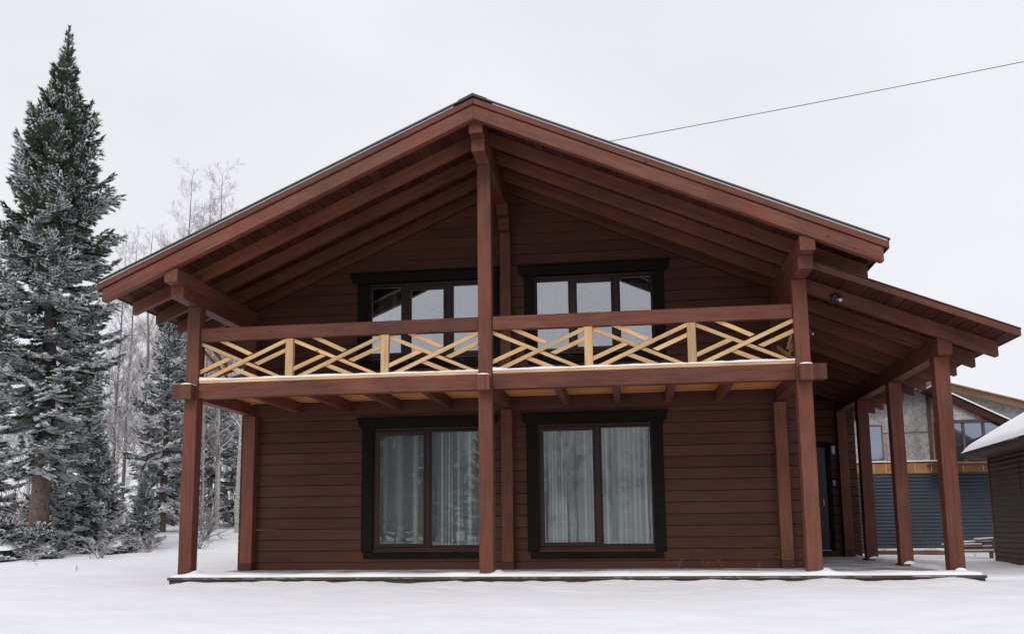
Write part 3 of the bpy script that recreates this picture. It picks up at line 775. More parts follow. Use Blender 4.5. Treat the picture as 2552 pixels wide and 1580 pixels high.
# ribs of the cladding
V = []; n = 0; polys = []
prof = []; z = GZ+.02; 
while z < 1.94: prof += [(0, z), (-.022, z+.012), (-.022, z+.04), (0, z+.052)]; z += .092
for (dy, z) in prof: V += [(7.2, NY-.052+dy, z), (14.4, NY-.052+dy, z)]
Fq = [(2*i, 2*i+1, 2*i+3, 2*i+2) for i in range(len(prof)-1)]
o = from_np('ribbed_cladding', V, Fq, M_BLUE, nb); tag(o, kind='stuff')
x = 7.2
rr = random.Random(5)
while x < 13.6:
    w_ = rr.choice((.22, .3, .42, .5)); bx('band_plank', x+.004, x+w_-.004, NY-.075, NY-.052, 1.96, 2.235, M_ORANGE, nb, .003); x += w_
bx('ledge', 7.2, 14.4, NY-.1, NY-.0, 2.238, 2.262, M_DARKWOOD, nb, .003)
for a, b in ((7.2, 9.12), (9.3, 11.15), (11.4, 12.6)):
    prism('ledge_snow', [(a, 2.263), (b, 2.263), (b-.04, 2.298), (a+.04, 2.3)], NY-.095, NY-.005, M_SNOW, nb, .004)
# narrow windows
def nwin(x0, x1, z0, z1, y=NY, nm='window'):
    f = bx(nm, x0, x1, y-.03, y-.003, z0, z1, M_TAN, nb, .004)
    g = bx('pane', x0+.05, x1-.05, y-.036, y-.032, z0+.03, z1-.05, M_NGLASS, None, 0)
    m = g.matrix_basis.copy(); g.parent = f; g.matrix_basis = f.matrix_basis.inverted() @ m
M_NGLASS = flat('sky_reflecting_glass', (.25, .29, .35), .05, .85)
nwin(8.42, 9.05, 2.31, 3.28); nwin(10.36, 10.56, 2.31, 3.3)
bx('corner_board', 10.22, 10.31, NY-.04, NY-.002, 2.3, 4.2, M_TAN, nb, .004)
# main roof with rake and snow
def nroof(x0, z0, x1, z1, y0, y1, snow=.07, rk=M_TAN, h=.17):
    prism('rake_board', [(x0, z0-h), (x1, z1-h), (x1, z1), (x0, z0)], y0, y0+.04, rk, nb, .004, along=(x1-x0, z1-z0))
    prism('roof_deck', [(x0, z0+.003), (x1, z1+.003), (x1, z1+.04), (x0, z0+.04)], y0-.03, y1, M_TAN, nb, 0)
    prism('roof_snow', [(x0, z0+.042), (x1, z1+.042), (x1, z1+.042+snow), (x0, z0+.042+snow)], y0+.02, y1, M_SNOW, nb, .02)
nroof(10.2, 4.42, 14.9, 3.03, NY-.45, NY+7)
nroof(10.2, 4.42, 6.9, 3.4, NY-.45, NY+7)
# low gable over the glazed bay
YB = 11.0
prism('bay_gable', [(10.2, 3.27), (12.0, 3.27), (10.2, 4.1)], YB+.06, YB+.1, M_OSB, nb, 0)
prism('bay_rake', [(10.1, 3.93), (12.25, 2.8), (12.25, 2.98), (10.1, 4.12)], YB-.1, YB-.02, M_SOFFIT, nb, .004, along=(1, -.55))
prism('bay_roof', [(10.1, 4.124), (12.25, 2.984), (12.25, 3.01), (10.1, 4.15)], YB-.14, NY, M_TILE, nb, 0)
prism('bay_snow', [(10.1, 4.152), (12.25, 3.012), (12.25, 3.06), (10.1, 4.2)], YB-.1, NY, M_SNOW, nb, .01)
bx('bay_header', 10.2, 12.0, YB, YB+.1, 3.18, 3.265, M_DARKWOOD, nb, .005)
for x in (10.2, 10.76, 11.25, 11.8): bx('bay_mullion', x, x+.06, YB+.01, YB+.09, 2.19, 3.178, M_DARKWOOD, nb, .004)
for a, b in ((10.262, 10.758), (10.822, 11.248), (11.312, 11.798)): bx('bay_pane', a, b, YB+.05, YB+.054, 2.22, 3.178, M_NGLASS, nb, 0)
prism('bay_dark_reflection', [(10.26, 2.2), (11.79, 2.2), (11.79, 3.05), (11.5, 2.95), (10.26, 2.45)], YB+.03, YB+.045, M_BLACK, nb, 0)  # black sheet shaped like the dark diagonal reflected in the bay glass
bx('bay_sill', 10.1, 12.0, YB-.05, YB+.95, 2.14, 2.185, M_TAN, nb, .004)

# ------------------------------------------------------------------ shed on the right
sh = thing('log_shed', 'dark brown timber shed with thick snow on its roof', 'shed', (9.75, 6.62, 0), R(-5.5))
# local frame: +x away to the right, -y towards the camera
WZ = -.25
V = []; Fq = []; z = WZ; prof = []
while z < 2.02: prof += [(-.0, z), (-.022, z+.012), (-.022, z+.088), (0, z+.1)]; z += .102
# openings are left by building the siding in two runs
def siding(y0, y1, z0, z1, nm='wall_boards'):
    V = []
    pr = [(a, b) for a, b in prof if z0 <= b <= z1]
    for a, b in pr: V += [(a, y0, b), (a, y1, b)]
    o = from_np(nm, V, [(2*i, 2*i+1, 2*i+3, 2*i+2) for i in range(len(pr)-1)], M_DARKWOOD, sh); tag(o, kind='stuff')
siding(0, -2.22, WZ, 2.1); siding(-2.22, -3.0, WZ, .4); siding(-2.22, -3.0, 1.0, 2.1); siding(-3.0, -5.5, WZ, 2.1)
bx('back_panel', .03, .08, -5.5, 0, WZ, 1.95, M_BLACK, sh, 0)
bx('end_wall', .03, 4, -.06, 0, WZ, 1.95, M_DARKWOOD, sh, 0)
bx('front_wall', .03, 4, -5.5, -5.44, WZ, 1.95, M_DARKWOOD, sh, 0)
bx('corner_board', -.035, .06, -.02, .07, WZ, 1.98, M_DARKWOOD, sh, .005)
bx('vertical_joint', -.032, -.005, -1.95, -1.91, 1.0, 1.98, M_DARKWOOD, sh, .003)
wf = bx('window', -.028, .02, -2.3, -2.22, .38, 1.02, M_DARKWOOD, sh, .004)
for q in ((-.028, .02, -3.0, -2.3, .38, .43), (-.028, .02, -3.0, -2.3, .97, 1.02)):
    g = bx('window_rail', *q, M_DARKWOOD, None, .004); m = g.matrix_basis.copy(); g.parent = wf; g.matrix_basis = wf.matrix_basis.inverted() @ m
prism('sill_snow', [(-.06, .385), (.0, .385), (-.005, .41), (-.05, .41)], -3.0, -2.25, M_SNOW, sh, .003)
SS = .6
def rz_(x): return 2.1+SS*(x+.42)
prism('fascia', [(-.42, 1.96), (-.385, 1.96), (-.385, 2.11), (-.42, 2.11)], -6, .34, M_DARKWOOD, sh, .004)
prism('soffit', [(-.38, 1.975), (.0, 1.975), (.0, 1.995), (-.38, 1.995)], -5.9, .3, M_DARKWOOD, sh, 0)
prism('rake', [(-.42, 1.96), (-.42, 2.1), (2.0, rz_(2.0)), (2.0, rz_(2.0)-.16)], .3, .34, M_DARKWOOD, sh, .004)
prism('rake', [(4.42, 1.96), (4.42, 2.1), (2.0, rz_(2.0)), (2.0, rz_(2.0)-.16)], .3, .34, M_DARKWOOD, sh, .004)
prism('roof_panel', [(-.44, 2.112), (2.0, rz_(2.0)+.012), (4.44, 2.112), (4.44, 2.14), (2.0, rz_(2.0)+.04), (-.44, 2.14)], -6, .36, M_TILE, sh, 0)
prism('gable', [(-.0, 1.95), (4.0, 1.95), (2.0, rz_(2.0)-.05)], -5.5, -5.42, M_DARKWOOD, sh, 0)
prism('gable', [(-.0, 1.95), (4.0, 1.95), (2.0, rz_(2.0)-.05)], -.08, 0, M_DARKWOOD, sh, 0)
def shed_snow():
    V = []; n1, n2 = 30, 60
    for j in range(n2+1):
        y = -6+6.36*j/n2
        for i in range(n1+1):
            x = -.47+2.5*i/n1
            e = min(1, (i/n1)/.07); ey = min(1, (.36-y)/.12+.0)
            h = (.075+.02*N(x, y, 1.5, 2))*math.sqrt(max(0, e))*math.sqrt(max(0, ey))
            V.append((x, y, 2.135+SS*(x+.44)+h))
    Fq = [(j*(n1+1)+i, j*(n1+1)+i+1, (j+1)*(n1+1)+i+1, (j+1)*(n1+1)+i) for j in range(n2) for i in range(n1)]
    from_np('roof_snow', V, Fq, M_SNOW, sh, smooth=True)
shed_snow()

# snow covered timber pile and low rail beside the shed
wp = thing('lumber_pile', 'stack of snow covered boards in front of the blue ribbed wall beside the shed', 'lumber pile', (9.95, 9.0, 0))
rr = random.Random(3)
for i, (x0, x1, z, y) in enumerate([(-.6, .62, -.02, 0), (-.45, .6, .06, .05), (-.55, .35, .12, -.05), (-.3, .6, .17, .02), (.2, .62, .235, 0)]):
    a = rr.uniform(-.02, .05)
    beam('board', (x0, y, z), (x1, y+.1, z+a), .14, .035, M_TAN, wp, .003)
    beam('board_snow', (x0+.01, y, z+.034), (x1-.01, y+.1, z+.034+a), .135, .03, M_SNOW, wp, .008)
bx('support', -.2, -.14, -.06, .04, -.2, -.03, M_TAN, wp, .003); bx('support', .5, .56, -.06, .04, -.2, -.03, M_TAN, wp, .003)
lg = thing('snowy_beam', 'low squared beam capped with snow lying in front of the blue ribbed wall', 'beam', (9.0, 10.0, 0))
bx('timber', -.9, .9, -.08, .08, -.14, -.02, M_TAN, lg, .01)
prism('beam_snow', [(-.9, -.02), (.9, -.02), (.87, .035), (-.87, .035)], -.075, .075, M_SNOW, lg, .015)

# ================================================================== TREES
def shoots_to_mesh(P, D, Ln, Nz, rnd, snowp, sw, wet=None):
    """P origins, D unit directions, Ln lengths -> needle triangles and snow quads"""
    n = len(P)
    side = np.cross(D, np.array([0, 0, 1.0])); side /= np.linalg.norm(side, axis=1)[:, None]+1e-9
    up = np.cross(side, D)
    tris = []
    for (f0, f1, sd, ud, w) in ((0, .75, .5, .1, .24), (0, .75, -.5, .1, .24), (.2, .9, .34, -.2, .22), (.2, .9, -.34, -.2, .22), (.1, 1.05, 0, .05, .26)):
        a = P+D*(Ln*f0)[:, None]; b = P+D*(Ln*f1)[:, None]+(side*sd+up*(ud))*(Ln*.62)[:, None]
        jit = rnd.normal(0, .12, (n, 3))*Ln[:, None]
        wv = (side*.5+up*.6 if sd == 0 else D)*(Ln*w)[:, None]
        tris.append(np.stack([a-wv, a+wv, b+jit], 1))
    T = np.concatenate(tris, 1).reshape(-1, 3)
    V = T; Fc = np.arange(len(V)).reshape(-1, 3)
    # snow tents
    m = rnd.random(n) < (snowp if wet is None else wet)
    Ps, Ds, Ls, ss = P[m], D[m], Ln[m], side[m]
    z = np.array([0, 0, 1.0])
    wv = ss*(sw*rnd.uniform(.6, 1.4, len(Ps)))[:, None]
    a = Ps+z*.004; b = Ps+Ds*(Ls*rnd.uniform(.6, 1.0, len(Ps)))[:, None]+z*.004
    hz = (sw*rnd.uniform(.45, .8, len(Ps)))[:, None]*z; dz = z*sw*.45
    vs = np.stack([a-wv-dz, a+hz, a+wv-dz, b-wv*.6-dz*.8, b+hz*.5, b+wv*.6-dz*.8], 1).reshape(-1, 3)
    k = np.arange(len(Ps))*6
    fs = np.concatenate([np.stack([k, k+1, k+4, k+3], 1), np.stack([k+1, k+2, k+5, k+4], 1)]) if len(Ps) else np.zeros((0, 4), int)
    return V, Fc, vs, fs
def make_branch(L, seed, dens=1.0, snowp=.6, sw=.02, shl=.11):
    rnd = np.random.default_rng(seed)
    nst = max(4, int(L/.1)); t = np.linspace(0, 1, nst+1)
    ax = np.stack([L*t, .06*L*np.sin(t*3+seed)*t, L*(-.2*t+.3*t**2.6)], 1)
    P, D, Ln, tw = [], [], [], [(ax, .004+.012*L*(1-t))]
    wet, wp, strips = [], [.1], []
    def add(p, d, l_): P.append(p); D.append(d/np.linalg.norm(d)); Ln.append(l_); wet.append(wp[0])
    step = .085/dens
    for sgn in (-1, 1):
        s = .1*L+rnd.random()*step
        while s < L*.99:
            f = s/L; i = min(nst-1, int(f*nst)); base = ax[i]+(ax[i+1]-ax[i])*(f*nst-i)
            T = ax[i+1]-ax[i]; T /= np.linalg.norm(T)
            l_ = min(.5, .4*L*(1-f)**.75*(.35+1.6*min(f, .4))+.06)*rnd.uniform(.7, 1.2)
            a = R(rnd.uniform(42, 62)); d = T*math.cos(a)+np.array([0, sgn*math.sin(a), 0])+np.array([0, 0, rnd.uniform(-.22, .02)])
            d /= np.linalg.norm(d)
            e = base+d*l_+np.array([0, 0, -.12*l_])
            snowy = rnd.random() < snowp*(.35+.75*(math.sin(f*9+seed*1.7+sgn)*.5+.5)); wp[0] = .93 if snowy else .06
            if snowy: strips.append((base, e, sw*rnd.uniform(1.1, 1.9)))
            tw.append((np.array([base, (base+e)/2+np.array([0, 0, .01]), e]), np.array([.004, .003, .0015])))
            q = .02; alt = 1
            while q < l_:
                pp = base+(e-base)*(q/l_)
                sdir = np.cross(d, [0, 0, 1.0]); aa = R(rnd.uniform(30, 55))
                add(pp, d*math.cos(aa)+sdir*alt*math.sin(aa)+np.array([0, 0, rnd.uniform(-.2, .15)]), shl*rnd.uniform(.7, 1.15))
                alt = -alt; q += .04/dens*rnd.uniform(.8, 1.2)
            add(e-d*.02, d, shl*1.1)
            s += step*rnd.uniform(.8, 1.25)
    q = .2*L; wp[0] = snowp*.8; strips += [(ax[i]*1.0, ax[i+1]*1.0, sw*1.5) for i in range(nst) if rnd.random() < snowp]
    while q < L:
        f = q/L; i = min(nst-1, int(f*nst)); base = ax[i]+(ax[i+1]-ax[i])*(f*nst-i); T = ax[i+1]-ax[i]
        add(base, T/np.linalg.norm(T)+np.array([0, rnd.uniform(-.5, .5), rnd.uniform(0, .3)]), shl*rnd.uniform(.7, 1.2)); q += .05/dens
    add(ax[-1], (ax[-1]-ax[-2]), shl*1.3)
    P, D, Ln = np.array(P), np.array(D), np.array(Ln)
    V, Fc, vs, fs = shoots_to_mesh(P, D, Ln, None, rnd, snowp, sw, np.array(wet))
    for (p0, p1, w_) in strips:
        d_ = p1-p0; sd_ = np.array([-d_[1], d_[0], 0]); sd_ /= np.linalg.norm(sd_)+1e-9; rr_ = []
        for k_, t_ in enumerate((0, .35, .7, 1.02)):
            c_ = p0+d_*t_; ww = w_*(.7, 1.1, 1, .45)[k_]*rnd.uniform(.8, 1.25)
            rr_ += [c_-sd_*ww+[0, 0, -ww*.35], c_-sd_*ww*.5+[0, 0, ww*.5], c_+sd_*ww*.5+[0, 0, ww*.5], c_+sd_*ww+[0, 0, -ww*.35]]
        b = len(vs); vs = np.concatenate([vs, np.array(rr_)])
        fs = np.concatenate([fs, np.array([[b+4*a+c, b+4*a+c+1, b+4*a+c+5, b+4*a+c+4] for a in range(3) for c in range(3)])])
    tv, tq = tubes(tw, 3)
    # snow cushions lying along the branch spine
    if snowp > .5 and L > .5:
        for k in range(int(L*5)):
            f = rnd.uniform(.3, .98); i = min(nst-1, int(f*nst)); c = ax[i]+(ax[i+1]-ax[i])*(f*nst-i)+np.array([rnd.normal(0, .03), rnd.normal(0, .16*L*(1-f)+.02), .012])
            rx, ry, hh = rnd.uniform(.05, .11)*(.6+sw*14), rnd.uniform(.03, .06)*(.6+sw*14), rnd.uniform(.018, .035)*(.5+sw*18)
            q = np.linspace(0, 6.283, 7)[:-1]+rnd.random(); ring = np.stack([rx*np.cos(q), ry*np.sin(q), -.01+0*q], 1)*rnd.uniform(.75, 1.2, (6, 1))
            rg2 = ring*.55; rg2[:, 2] = hh; b = len(vs)
            vs = np.concatenate([vs, c+ring, c+rg2]); j = np.arange(6); j2 = (j+1) % 6
            fs = np.concatenate([fs, np.stack([b+j, b+j2, b+6+j2, b+6+j], 1), np.array([[b+6, b+7, b+8, b+9], [b+6, b+9, b+10, b+11]])])
    return dict(nv=V, nf=Fc, sv=vs, sf=fs, tv=tv, tq=tq)
def conifer_data(H, z0, Rfun, seed, dens=1.0, snowp=.6, sw=.02, gap=.21, per=6, shl=.11, r0=None, top_light=False):
    rnd = np.random.default_rng(seed)
    Ls = [.18, .35, .6, .9, 1.25, 1.65, 2.1]
    protos = [[make_branch(L, seed*31+i*7+j, dens, snowp, sw, shl) for j in range(3)] for i, L in enumerate(Ls)]
    light = [[make_branch(L, seed*31+i*7+j, dens, min(snowp, .38), sw*.8, shl) for j in range(2)] for i, L in enumerate(Ls[:6])]
    acc = {k: [] for k in ('nv', 'nf', 'sv', 'sf', 'tv', 'tq')}; off = dict(n=0, s=0, t=0)
    z = z0
    while z < H-(.28 if top_light else .12):
        f = (z-z0)/(H-z0); rad = Rfun(f)
        nb = per if rad > .4 else 5
        a0 = rnd.random()*6.28
        for b in range(nb):
            a = a0+6.283*b/nb+rnd.normal(0, .2); L = rad*rnd.uniform(.7, 1.12)
            if rnd.random() < .16: L *= 1.2
            if rnd.random() < .08: continue
            L = max(.1, L)
            i = int(np.argmin([abs(L-q) for q in Ls])); B = light[min(i, 5)][rnd.integers(2)] if top_light and rnd.random() < (f-.3)*2.2 else protos[i][rnd.integers(3)]; s = L/Ls[i]
            el = R(-14+66*f**1.15+rnd.normal(0, 7))
            roll = rnd.normal(0, .22)
            if rnd.random() < .5: fl = -1
            else: fl = 1
            ce, se, ca, sa, cr_, sr_ = math.cos(el), math.sin(el), math.cos(a), math.sin(a), math.cos(roll), math.sin(roll)
            Rx = np.array([[1, 0, 0], [0, cr_, -sr_], [0, sr_, cr_]]); Ry = np.array([[ce, 0, -se], [0, 1, 0], [se, 0, ce]]); Rz = np.array([[ca, -sa, 0], [sa, ca, 0], [0, 0, 1]])
            Mx = Rz @ Ry @ Rx * s
            zz = z+rnd.uniform(-gap/4, gap/4)+(rnd.uniform(-.5, .5)*gap if rnd.random() < .2 else 0)
            for key, fk, o in (('nv', 'nf', 'n'), ('sv', 'sf', 's'), ('tv', 'tq', 't')):
                v = B[key]
                if len(v) == 0: continue
                v = (v*np.array([1, fl, 1])) @ Mx.T+np.array([0, 0, zz])
                acc[key].append(v); acc[fk].append(B[fk]+off[o]); off[o] += len(v)
        z += gap*(.55+.6*(1-f))*rnd.uniform(.85, 1.15)
    tp = np.array([[0, 0, H-.02-.045*q] for q in range(9)]*3, float); an = rnd.random(27)*6.283
    td = np.stack([np.cos(an)*.7, np.sin(an)*.7, np.ones(27)], 1); td /= np.linalg.norm(td, axis=1)[:, None]
    v_, f_, _, _ = shoots_to_mesh(tp, td, np.full(27, shl*.6), None, rnd, 0, sw)
    acc['nv'].append(v_); acc['nf'].append(f_+off['n']); off['n'] += len(v_)
    out = {k: np.concatenate(v) for k, v in acc.items()}
    n = 26; tz = np.linspace(-.4, H, n); r0 = r0 or H*.0125
    P = np.stack([.02*np.sin(tz*.9+seed), .02*np.cos(tz*.7+seed), tz], 1)
    rr_ = r0*(1-np.clip(tz/H, 0, 1))**.85+.008+.35*r0*np.exp(-np.clip(tz+.1, 0, 9)*3)
    tv, tq = tubes([(P, rr_)], 12)
    stubs = []
    for k in range(14):
        zz = rnd.uniform(.08*H, z0+.1*H); a = rnd.random()*6.28; l_ = rnd.uniform(.1, .5)
        rr0 = r0*(1-zz/H)*.9; d = np.array([math.cos(a), math.sin(a), rnd.uniform(-.35, .1)])
        stubs.append((np.array([np.array([0, 0, zz])+d*rr0, np.array([0, 0, zz])+d*(rr0+l_*.6), np.array([0, 0, zz+rnd.uniform(-.05, .1)])+d*(rr0+l_)]), np.array([.012, .008, .003])))
    sv_, sq_ = tubes(stubs, 4)
    tq = np.concatenate([tq, sq_+len(tv)]); tv = np.concatenate([tv, sv_])
    out['trv'], out['trq'] = tv, tq
    return out
def conifer(data, loc, label, rz=0, scale=1, group=None, share=None, cat='spruce tree', name='spruce_tree'):
    t = thing(name, label, cat, loc, rz, group); t.scale = (scale,)*3
    if share:
        for ch in share.children:
            c = ch.copy(); COL.objects.link(c); c.parent = t
            for g in ch.children:
                d = g.copy(); COL.objects.link(d); d.parent = c
        return t
    from_np('trunk', data['trv'], data['trq'], M_BARK, t, smooth=True)
    cr_ = from_np('crown', data['nv'], data['nf'], M_NEEDLE, t)
    if len(data['sv']): from_np('snow_cover', data['sv'], data['sf'], M_SNOWB, cr_)
    from_np('branches', data['tv'], data['tq'], M_BARK, cr_)
    return t
def prof_big(f):
    pts = [(0, 1.2), (.06, 1.5), (.2, 1.68), (.45, 1.62), (.52, 1.5), (.6, 1.3), (.68, 1.12), (.77, .72), (.86, .34), (.92, .19), (.97, .09), (1, .05)]
    for (a, p), (b, q) in zip(pts, pts[1:]):
        if f <= b: return p+(q-p)*(f-a)/(b-a)
    return .1
BT = (-12.25, 7.2)
big = conifer_data(14.0, 2.3, prof_big, 11, .8, .8, .04, .31, 7, .135, .235, True)
t_big = conifer(big, (BT[0], BT[1], gz(*BT)-.02), 'tallest spruce with a pointed crown and bare lower trunk, left of the house')
def prof_m(r): return lambda f: max(.1, r*(1-f)**.85*(1 if f > .08 else .75+3*f))
mid = conifer_data(9.4, .7, prof_m(1.45), 5, .8, .95, .042, .36, 6, .135, .13)
t_mid = conifer(mid, (-14.0, 16.4, gz(-14.0, 16.4)-.05), 'snow laden spruce between the tallest spruce and the left corner of the house')
small = conifer_data(3.9, .35, prof_m(1.25), 8, .75, 1.0, .05, .22, 6, .14, .06)
t_s = conifer(small, (-11.75, 8.8, gz(-11.75, 8.8)-.05), 'young spruce under the right side of the tallest spruce', 0, .82)
# low sapling heaped with snow
sap = conifer_data(1.1, .05, prof_m(.75), 21, 1.0, 1.0, .045, .13, 8, .13, .03)
t_sap = conifer(sap, (-12.5, 6.9-.7, gz(-12.5, 6.2)-.03), 'knee high spruce sapling heaped with snow at the foot of the tallest spruce')
m_ = mound('snow_heap', .05, -.1, .32, .42, .36, .3, t_sap, 2); m_.rotation_euler = (R(6), 0, 0)
conifer(None, (-13.45, 9.3, gz(-13.45, 9.3)-.05), 'young spruce just left of the tallest trunk', 1.9, .72, None, t_s)
conifer(None, (-10.9, 9.7, gz(-10.9, 9.7)-.05), 'young spruce standing nearest the gap between the two larger spruces', 4.1, .5, None, t_s)
conifer(None, (-13.6, 11.2, gz(-13.6, 11.2)-.05), 'middle sized spruce straight behind the tallest trunk', 2.6, .62, None, t_mid)
conifer(None, (-14.75, 8.4, gz(-14.75, 8.4)-.05), 'spruce cut off by the left edge of the photo beside the tallest spruce', 1.1, .86, None, t_mid)
conifer(None, (-11.75, 6.55, gz(-11.75, 6.55)-.05), 'small sapling with snow on it right of the snow heaped sapling', 3.3, .8, None, t_sap)
conifer(None, (-10.6, 8.2, gz(-10.6, 8.2)-.05), 'lowest sapling at the right foot of the young spruces', 5.0, .7, None, t_sap)
# dark spruces in the wood behind
k = 0
for (x, y, s, lab) in [(-14.2, 21, 1.0, 'dark spruce seen between the left front post and the house corner'),
                     (-16.0, 22, .95, 'dark spruce in the wood just left of the left front post'),
                     (-12.6, 20.5, .9, 'dark spruce behind the birches at the house corner'),
                     (-21.5, 22, 1.1, 'dark spruce deep in the wood behind the tallest spruce'),
                     (-25.0, 20, 1.2, 'dark spruce at the far left edge of the wood')]:
    conifer(None, (x, y, gz(x, y)-.1), lab, k*1.7, s, 'dark spruces in the wood', t_mid); k += 1

# ---- bare trees
def bare_data(H, seed, r0, limbs=34, start=.22, lean=.0, fine=1.0, wob=.12):
    rnd = np.random.default_rng(seed)
    n = 18; tz = np.linspace(0, 1, n)
    wx = np.cumsum(rnd.normal(0, wob*H/n*.35, n)); wy = np.cumsum(rnd.normal(0, wob*H/n*.35, n))
    TP = np.stack([wx-wx[0]+lean*H*tz, wy-wy[0], H*tz-.3*(1-tz)], 1)
    rad = r0*(1-tz)**.9+.006
    big_, med, tw = [(TP, rad)], [], []
    def grow(p, d, L, r_, lvl, up):
        m = 5 if lvl < 3 else 3
        pts = [p]; d = d/np.linalg.norm(d)
        for i in range(m):
            d = d+rnd.normal(0, .16, 3)+np.array([0, 0, up]); d /= np.linalg.norm(d); pts.append(pts[-1]+d*L/m)
        pts = np.array(pts); rr_ = r_*(1-.8*np.linspace(0, 1, m+1))
        (med if lvl == 1 else tw).append((pts, np.maximum(rr_, .0028)))
        if lvl < 3:
            nb = max(3, int((7 if lvl == 1 else 5)*fine*min(1.4, L/(1.6 if lvl == 1 else .7)+.3)))
            for _ in range(nb):
                f = rnd.uniform(.2, .98); i = min(m-1, int(f*m)); q = pts[i]+(pts[i+1]-pts[i])*(f*m-i)
                dd = pts[i+1]-pts[i]; dd /= np.linalg.norm(dd)
                o = rnd.normal(0, 1, 3); o -= dd*o.dot(dd); o /= np.linalg.norm(o)
                grow(q, dd*.8+o*.7+np.array([0, 0, .12]), L*rnd.uniform(.3, .5), r_*.45, lvl+1, up*.8)
    for k in range(limbs):
        f = start+(1-start)*(k+rnd.random())/limbs; i = min(n-2, int(f*(n-1))); q = TP[i]+(TP[i+1]-TP[i])*(f*(n-1)-i)
        a = rnd.random()*6.283; L = H*.21*(1-f*.82)*rnd.uniform(.6, 1.2)+.15
        grow(q, np.array([math.cos(a), math.sin(a), rnd.uniform(.35, 1.1)]), L, max(.006, rad[i]*.36), 1, .09)
    return big_, med, tw
def bare_tree(data, loc, label, rz=0, scale=1, group=None, share=None, mats=(None, None), name='birch_tree', cat='birch tree'):
    t = thing(name, label, cat, loc, rz, group); t.scale = (scale,)*3
    if share:
        for ch in share.children:
            c = ch.copy(); COL.objects.link(c); c.parent = t
            for g in ch.children:
                d = g.copy(); COL.objects.link(d); d.parent = c
        return t
    b, m, w_ = data
    v, q = tubes(b, 9); tr = from_np('trunk', v, q, mats[0], t, smooth=True)
    v, q = tubes(m, 4); from_np('limbs', v, q, mats[1], t, smooth=True)
    v, q = tubes(w_, 3); o = from_np('twigs', v, q, M_TWIG, t)
    return t
G1 = 'bare birches behind the house corner'
bA = bare_tree(bare_data(10.5, 3, .1, 40), (-12.7, 18, gz(-12.7, 18)), 'white birch trunk in the middle of the gap between left post and house corner', 0, 1, G1, None, (M_BIRCH, M_TWIG))
bB = bare_tree(bare_data(9.5, 4, .065, 36, lean=.0), (-13.05, 17.4, gz(-13, 17.4)), 'thin leaning birch trunk right behind the left front post', 0, 1, G1, None, (M_BIRCH, M_TWIG))
bC = bare_tree(bare_data(9.5, 9, .14, 44, .3), (-11.1, 16.2, gz(-11.1, 16.2)), 'stout white birch against the log ends of the house corner', 0, 1, G1, None, (M_BIRCH, M_TWIG))
bD = bare_tree(bare_data(12, 12, .1, 46, .12, fine=1.3, wob=.2), (-16.9, 20, gz(-16.9, 20)), 'grey bare tree standing in the gap between the two large spruces', 0, 1, G1, None, (M_ALDER, M_TWIG), 'bare_tree', 'bare tree')
bE = bare_tree(bare_data(15.8, 15, .1, 70, .2, fine=1.5, wob=.06), (-17.4, 24, gz(-17.4, 24)), 'tall bare tree whose top shows left above the roof edge', 0, 1, G1, None, (M_ALDER, M_TWIG), 'bare_tree', 'bare tree')
bare_tree(None, (-16.35, 24.8, gz(-16.4, 24.8)), 'tall bare tree whose top shows right above the roof edge', 2.2, 1.03, G1, bE)
bare_tree(None, (-17.0, 25.4, gz(-17, 25.4)), 'tall bare tree standing between the two bare tree tops above the roof edge', 4.0, .97, G1, bE)
bare_tree(None, (-18.3, 25.9, gz(-18.3, 25.9)), 'tall bare tree whose leaning limbs show lowest above the roof edge', 5.2, .9, G1, bE)
bare_tree(None, (-21.8, 27, gz(-21.8, 27)), 'slender bare tree whose tip shows between the tallest spruce and the roof', 1.2, .88, G1, bE)
rr = random.Random(12); src = [bA, bB, bC, bD, bE]
for i in range(44):
    x = rr.uniform(-40, -9.5); y = rr.uniform(20, 40)
    if x > -17.5: y = max(y, 29)
    s = src[i % 5]; nm = s.name.split('.')[0]
    bare_tree(None, (x, y, gz(x, y)-.1), 'bare snowy tree in the thin wood far behind the spruces', rr.uniform(0, 6.28), rr.uniform(.5, .82), 'bare trees of the far wood', s, name=nm, cat='bare tree' if nm == 'bare_tree' else 'birch tree')

# ---- bushes
def bush(loc, seed, h, n, label, spread=.8, group=None, r_=.012, share=None):
    if share:
        o = share.copy(); COL.objects.link(o); o.location = loc; o.rotation_euler = (0, 0, seed*1.3); s = h; o.scale = (s, s, s); tag(o, label, 'bush', group); return o
    rnd = np.random.default_rng(seed); polys = []
    for k in range(n):
        a = rnd.random()*6.283; d = np.array([math.cos(a)*spread, math.sin(a)*spread, rnd.uniform(.5, 1.6)]); d /= np.linalg.norm(d)
        L = h*rnd.uniform(.5, 1.1); m = 6; p = np.array([rnd.normal(0, .08), rnd.normal(0, .08), -.05]); pts = [p]
        for i in range(m):
            d = d+rnd.normal(0, .14, 3)+np.array([0, 0, -.03]); d /= np.linalg.norm(d); pts.append(pts[-1]+d*L/m)
        pts = np.array(pts); polys.append((pts, r_*(1-.75*np.linspace(0, 1, m+1))))
        for j in range(9):
            f = rnd.uniform(.25, 1); i = min(m-1, int(f*m)); q = pts[i]+(pts[i+1]-pts[i])*(f*m-i)
            dd = (pts[i+1]-pts[i])/np.linalg.norm(pts[i+1]-pts[i])+rnd.normal(0, .55, 3); l2 = L*rnd.uniform(.12, .35)
            e = q+dd*l2*.6; e2 = e+(dd+rnd.normal(0, .3, 3))*l2*.5
            polys.append((np.array([q, e, e2]), np.array([.5, .35, .15])*r_))
    v, q = tubes(polys, 4); o = from_np('bush', v, q, M_TWIG, smooth=True); o.location = loc; tag(o, label, 'bush', group); return o
